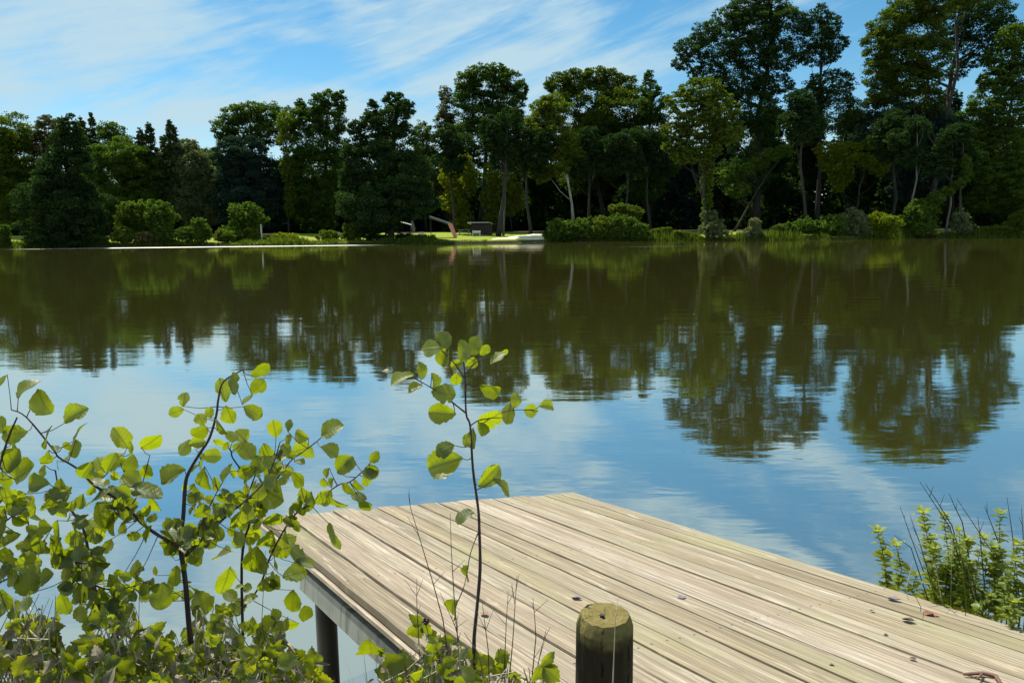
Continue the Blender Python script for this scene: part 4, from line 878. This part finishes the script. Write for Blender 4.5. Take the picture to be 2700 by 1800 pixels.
bramble('tall leafy bramble shoot rising at the lower left between the first two stems', 95, 1545, 62, 1.50, 24, 31, (34, 66), 3)
bramble('tall leafy bramble shoot behind the slanting sapling stem', 300, 1570, 56, 1.52, 24, 32, (34, 66), 3)
bramble('leafy bramble shoot between the thickest and the slim straight stems', 565, 1570, 60, 1.55, 26, 33, (34, 66), 3)
bramble('leafy bramble shoot just left of the jetty support', 700, 1600, 50, 1.62, 22, 34, (34, 62), 2)
bramble('leafy clump around the foot of the lone sapling', 1180, 1640, 70, 1.44, 30, 35, (36, 74), 3)
# berries ripening on the canes
BERRY = plain('dark_berry', (.05, .008, .012), .35, .4, 200)
for k, (x, y) in enumerate(((1122, 1637), (1151, 1745), (1081, 1787))):
    p = at(x, y, 1.40); b = MB()
    for j in range(16):
        w = frng.uniform(0, 6.28); h = frng.uniform(-1, 1); q = p + Vector((math.cos(w) * math.sqrt(1 - h * h), math.sin(w) * math.sqrt(1 - h * h), h)) * .0055
        b.tube([q - Vector((0, 0, .0026)), q - Vector((0, 0, .0015)), q + Vector((0, 0, .0015)), q + Vector((0, 0, .0026))], [.001, .0028, .0028, .001], 6)
    b.tube([p, p + Vector((.01, 0, -.06))], .0008, 5)
    tag(b.build('bramble_berry', BERRY, None, True), ('dark red bramble berry against the jetty planks', 'bramble berry among the lobed leaves', 'bramble berry at the bottom edge')[k], 'berry', 'bramble berries')

# dry stalks in front of the jetty
def stalk(pts, depth, label, r=.0011, mat=DRYSTALK, group='dry stalks in front of the jetty', name='dry_stalk', cat='stalk', side=3):
    b = MB(); P = [at(x, y, depth) for x, y in pts]; last = P[-1]; P.append(Vector((last.x, last.y, min(last.z - .02, zground(last.x, last.y) - .02))))
    P = P[::-1]; n = len(P); b.tube(P, [r * 1.4 - r * i / (n - 1) for i in range(n)], 6)
    for k in range(side):
        t = frng.uniform(.35, .9); i = min(int(t * (n - 1)), n - 2); q = P[i].lerp(P[i + 1], t * (n - 1) - i)
        e = q + Vector((frng.uniform(-.03, .03), frng.uniform(-.02, .02), frng.uniform(.015, .05))); b.tube([q, e], [r * .6, r * .3], 5)
    return tag(b.build(name, mat, None, True), label, cat, group)
for pts, lab in (([(1076, 1300), (1083, 1340), (1110, 1430), (1140, 1530), (1168, 1633), (1190, 1790)], 'longest reddish dry stalk, slanting across the jetty planks left of the lone sapling'), ([(1187, 1353), (1190, 1450), (1197, 1568), (1215, 1780)], 'upright dry stalk just left of the lone sapling'),
                 ([(1099, 1525), (1099, 1590), (1102, 1652), (1110, 1780)], 'short dry stalk near the left jetty edge'), ([(1340, 1556), (1335, 1640), (1332, 1709), (1330, 1795)], 'dry stalk right of the lone sapling, first of four'), ([(1363, 1518), (1357, 1610), (1352, 1690), (1342, 1795)], 'tallest dry stalk right of the lone sapling'),
                 ([(1405, 1575), (1410, 1630), (1413, 1679), (1402, 1795)], 'dry stalk nearest the mossy post on its left'), ([(1271, 1583), (1278, 1640), (1287, 1710), (1290, 1795)], 'dry stalk touching the lone sapling on its right'), ([(1160, 1560), (1200, 1650), (1240, 1795)], 'leaning dry stalk crossing under the lone sapling'), ([(1440, 1660), (1425, 1720), (1410, 1795)], 'shortest dry stalk beside the mossy post')):
    stalk(pts, 1.40 + frng.uniform(-.04, .06), lab)
for pts, lab in (([(745, 1560), (700, 1450), (690, 1640), (720, 1795)][1:], 'thin dry stem between the slim sapling and the jetty support'), ([(85, 1580), (120, 1650), (175, 1795)], 'dry stem leaning right at the lower left'), ([(140, 1580), (122, 1640), (105, 1795)], 'dry stem crossing the leaning one at the lower left'), ([(368, 1520), (366, 1640), (362, 1795)], 'upright thin stem left of the thickest sapling')):
    stalk(pts, 1.5, lab, group='dry stems among the brambles')
stalk([(1630, 1570), (1622, 1640), (1619, 1720), (1616, 1795)], PD - .10, 'single straw of grass standing in front of the mossy post', .0010, STRAW, 'straw by the mossy post', 'grass_straw', 'grass straw', 0)

# ------------------------------------------------------------------ herbs and rushes at the right of the jetty
def herb(x0, y0, x1, y1, depth, label, seed, leafpx=(24, 48), step=10):
    rnd = random.Random(seed)
    a, e = at(x1, y1, depth), at(x0 + rnd.uniform(-16, 16), y0 + rnd.uniform(-6, 22), depth + rnd.uniform(-.08, .08))
    root = empty('leafy_herb', (a.x, a.y, zground(a.x, a.y)), label, 'herb', 'leafy herbs beside the jetty')
    b = MB(); fo = MB(); g0 = Vector((a.x, a.y, min(a.z, zground(a.x, a.y)) - .02))
    mid = a.lerp(e, .5) + Vector((rnd.uniform(-.03, .03), rnd.uniform(-.02, .02), 0)); P = [g0, a, mid, e]
    b.tube(P, [.0028, .0025, .0018, .0009], 6)
    n = max(4, int(abs(y1 - y0) / step))
    for k in range(n + 1):
        t = k / n; q = a.lerp(mid, t * 2) if t < .5 else mid.lerp(e, t * 2 - 1)
        s = rnd.uniform(*leafpx) * depth / FPX * (1 - .45 * t)
        hd = rnd.uniform(0, 6.28); m_ = 2 if rnd.random() < .5 else 4
        for j in range(m_):
            w = hd + j * 2 * math.pi / m_; X = Vector((math.cos(w), math.sin(w), rnd.uniform(-.1, .6)))
            add_leaf(fo, q, X, Vector((0, 0, 1)) + Vector((rnd.uniform(-.3, .3), rnd.uniform(-.3, .3), 0)), s, LAN if rnd.random() < .7 else OVA, .3, .3, .02, min(1, max(0, rnd.gauss(.5, .26))), 1.2)
    for j in range(5):
        w = j * 1.256; add_leaf(fo, e, Vector((math.cos(w), math.sin(w), .8)), Vector((0, 0, 1)), s * 1.3, LAN, .3, .2, .01, .75, 1.6)
    b.build('stem', HERB, root, True); fo.build('foliage', HERB, root, True)
HB = [(2326, 1396, 2338, 1545, 2.95, 'lone leafy herb standing left of the clump over the water'), (2360, 1440, 2362, 1560, 3.0, 'short herb beside the lone left one'), (2443, 1343, 2470, 1585, 2.9, 'tallest herb at the left of the dense clump'), (2473, 1352, 2490, 1590, 2.85, 'tall herb second in the dense clump'),
      (2400, 1500, 2410, 1590, 2.9, 'low bushy herb at the deck edge'), (2430, 1480, 2440, 1595, 2.85, 'low bright herb at the deck edge'), (2505, 1400, 2510, 1600, 2.85, 'herb in the thick of the clump, left of middle'), (2537, 1387, 2530, 1600, 2.9, 'herb in the middle of the clump with pale top'),
      (2561, 1410, 2556, 1605, 2.8, 'herb right of the middle of the clump'), (2470, 1440, 2478, 1600, 2.75, 'yellowish herb in front of the clump'), (2540, 1480, 2545, 1615, 2.7, 'low herb in front of the clump middle'), (2590, 1470, 2588, 1620, 2.75, 'low herb at the right of the clump'),
      (2620, 1431, 2625, 1620, 2.75, 'herb alone in the gap right of the clump'), (2652, 1337, 2668, 1600, 2.8, 'tall pale-tipped herb near the right edge'), (2690, 1440, 2690, 1620, 2.7, 'herb touching the right picture edge'), (2665, 1480, 2655, 1630, 2.65, 'low herb near the right edge'), (2600, 1560, 2600, 1640, 2.6, 'small herb at the dark hollow'), (2680, 1590, 2675, 1660, 2.5, 'small bright herb lowest at the right edge'), (2720, 1400, 2715, 1620, 2.75, 'herb just cut by the right edge')]
for k, hb in enumerate(HB): herb(*hb, seed=100 + k)
for k, (x0, y0, x1, y1, lab) in enumerate(((2580, 1400, 2570, 1600, 'fluffy herb deep in the clump, upper right'), (2455, 1400, 2462, 1590, 'fluffy herb deep in the clump, left'), (2518, 1450, 2520, 1605, 'fluffy herb deep in the clump, centre'), (2490, 1470, 2500, 1600, 'fluffy herb low in the clump, left of centre'), (2560, 1500, 2562, 1610, 'fluffy herb low in the clump, right of centre'), (2640, 1520, 2640, 1630, 'fluffy herb low near the right edge'))):
    herb(x0, y0, x1, y1, 2.95, lab, 150 + k, (22, 40), 11)
RU = [([(2373, 1334), (2400, 1410), (2440, 1519), (2470, 1600)], 'leftmost dark rush stem, standing clear of the herbs'), ([(2426, 1270), (2462, 1325), (2505, 1390), (2560, 1590)], 'longest dark rush stem, tip over the water'), ([(2440, 1275), (2470, 1320), (2510, 1385), (2570, 1590)], 'dark rush stem doubling the longest one on its right'),
      ([(2502, 1299), (2515, 1330), (2537, 1375), (2580, 1600)], 'rush stem with whitish tip'), ([(2523, 1314), (2570, 1385), (2631, 1478), (2670, 1600)], 'long rush stem slanting towards the right edge'), ([(2596, 1334), (2610, 1370), (2631, 1425), (2670, 1600)], 'short rush stem left of the pale-tipped herb'),
      ([(2693, 1337), (2697, 1396), (2705, 1600)], 'rush stem at the right picture edge'), ([(2400, 1360), (2425, 1430), (2470, 1590)], 'thin rush stem right of the leftmost one'), ([(2358, 1410), (2402, 1443), (2450, 1590)], 'bent thin rush stem leaning left over the water'), ([(2655, 1310), (2668, 1400), (2690, 1600)], 'thin rush stem behind the pale-tipped herb'), ([(2578, 1360), (2585, 1420), (2600, 1600)], 'thin upright rush stem in the gap')]
for pts, lab in RU: stalk(pts, 2.85 + frng.uniform(-.12, .12), lab, .0024, RUSH, 'rush stems beside the jetty', 'rush_stem', 'rush', 1)

for k in range(16):
    x0 = 2400 + k * 19 + frng.uniform(-14, 14); y0 = frng.uniform(1390, 1540)
    stalk([(x0 - frng.uniform(-30, 60), y0), (x0 - 6, y0 + 70), (x0 + frng.uniform(-10, 25), 1600)], 2.75 + frng.uniform(-.2, .2), 'thin reed standing among the herbs beside the jetty', .0013, (STRAW, HERB)[k % 2], 'reeds among the herbs', 'reed', 'reed', 0)
# straw and short grass of the near bank
N = 5200
x = rng.uniform(-2.2, 3.6, N); y = rng.uniform(.9, 3.5, N)
ok = (y < near_shore(x) - .28); x, y = x[ok], y[ok]
loc = np.array([DECK.inverted() @ Vector((a_, b_, c_)) for a_, b_, c_ in zip(x, y, height(x, y))])
ok = ~((loc[:, 1] > -WID - .06) & (loc[:, 1] < .05) & (loc[:, 0] < LEN + .1)); x, y = x[ok], y[ok]; N = len(x); z = height(x, y)
h = rng.uniform(.05, .20, N) * np.where(x > 1.0, .8, 1.0); a = rng.uniform(0, 6.28, N); w = rng.uniform(.0012, .003, N)
lx, ly = np.cos(a) * w, np.sin(a) * w; tx, ty = rng.normal(0, .06, N), rng.normal(0, .06, N)
V = np.stack([np.stack([x - lx, y - ly, z - .01], 1), np.stack([x + lx, y + ly, z - .01], 1), np.stack([x + tx, y + ty, z + h], 1)], 1).reshape(-1, 3)
m, gg, out = new_mat('bank_grass')
c = gg.ramp(attr(gg), (0, (.06, .10, .015)), (.45, (.14, .17, .03)), (.6, (.34, .29, .18)), (1, (.50, .45, .33)))
d = gg.n('ShaderNodeBsdfDiffuse'); gg.set(d, 0, c); tr = gg.n('ShaderNodeBsdfTranslucent'); gg.set(tr, 0, c); mx = gg.n('ShaderNodeMixShader'); mx.inputs[0].default_value = .35
gg.nt.links.new(d.outputs[0], mx.inputs[1]); gg.nt.links.new(tr.outputs[0], mx.inputs[2]); fin(gg, out, mx.outputs[0])
np_mesh('bank_grass', V, 3, rng.uniform(0, 1, N), m)
tag(bpy.data.objects['bank_grass'], 'rough green and straw grass covering the near bank', 'grass', kind='stuff')

# ------------------------------------------------------------------ litter on the deck
def dead_leaf(x, y, s, ang, label, mat, group='dead leaves on the jetty', name='dead_leaf', cat='dead leaf'):
    p = on_deck(x, y, .003); b = MB(); a = R(ang)
    X = S_AX * math.cos(a) + v_ * math.sin(a); add_leaf(b, p, X, N_, s, OVA, .45, -.25, .03, .4, 1.2)
    return tag(b.build(name, mat, None, True), label, cat, group)
DEADB = plain('dead_leaf_brown', (.060, .030, .022), .8, .5, 60); DEADP = plain('dead_leaf_purple', (.16, .13, .20), .7, .4, 60); DEADR = plain('dead_leaf_rust', (.22, .085, .05), .8, .4, 60)
for x, y, s, a, mt, lab in ((2378, 1634, .045, 20, DEADB, 'dark curled dead leaf on the planks near the herbs'), (2440, 1622, .04, 80, DEADR, 'rusty dead leaf at the foot of the herbs, left of two'), (2466, 1626, .035, 140, DEADR, 'rusty dead leaf at the foot of the herbs, right of two'), (2340, 1578, .05, 10, DEADP, 'bluish grey dead leaf near the deck edge'),
                            (1508, 1577, .04, 30, DEADP, 'purplish dead leaf on the planks above the mossy post'), (1786, 1578, .035, 60, DEADP, 'purplish dead leaf right of the mossy post'), (2398, 1736, .022, 0, DEADB, 'small dark dead leaf near the bottom right planks'), (2296, 1612, .018, 90, DEADB, 'tiny dark dead leaf left of the curled one'), (2330, 1676, .016, 45, DEADB, 'tiny dark scrap below the curled leaf'), (1270, 1618, .035, 0, DEADR, 'rust-coloured dead leaf behind the dry stalks'), (2186, 1754, .016, 20, DEADB, 'tiny dark scrap at the bottom right planks')):
    dead_leaf(x, y, s, a, lab, mt)
b = MB(); P = [on_deck(2540, 1783, .008), on_deck(2590, 1784, .012), on_deck(2625, 1790, .010), on_deck(2640, 1812, .008)]
b.tube(P, [.004, .006, .007, .006], 7); b.tube([P[1], on_deck(2575, 1800, .012)], [.004, .002], 6)
tag(b.build('fallen_twig', plain('twig_rust', (.14, .065, .045), .8, .4, 60), None, True), 'reddish brown bent twig lying on the planks at bottom right', 'twig')
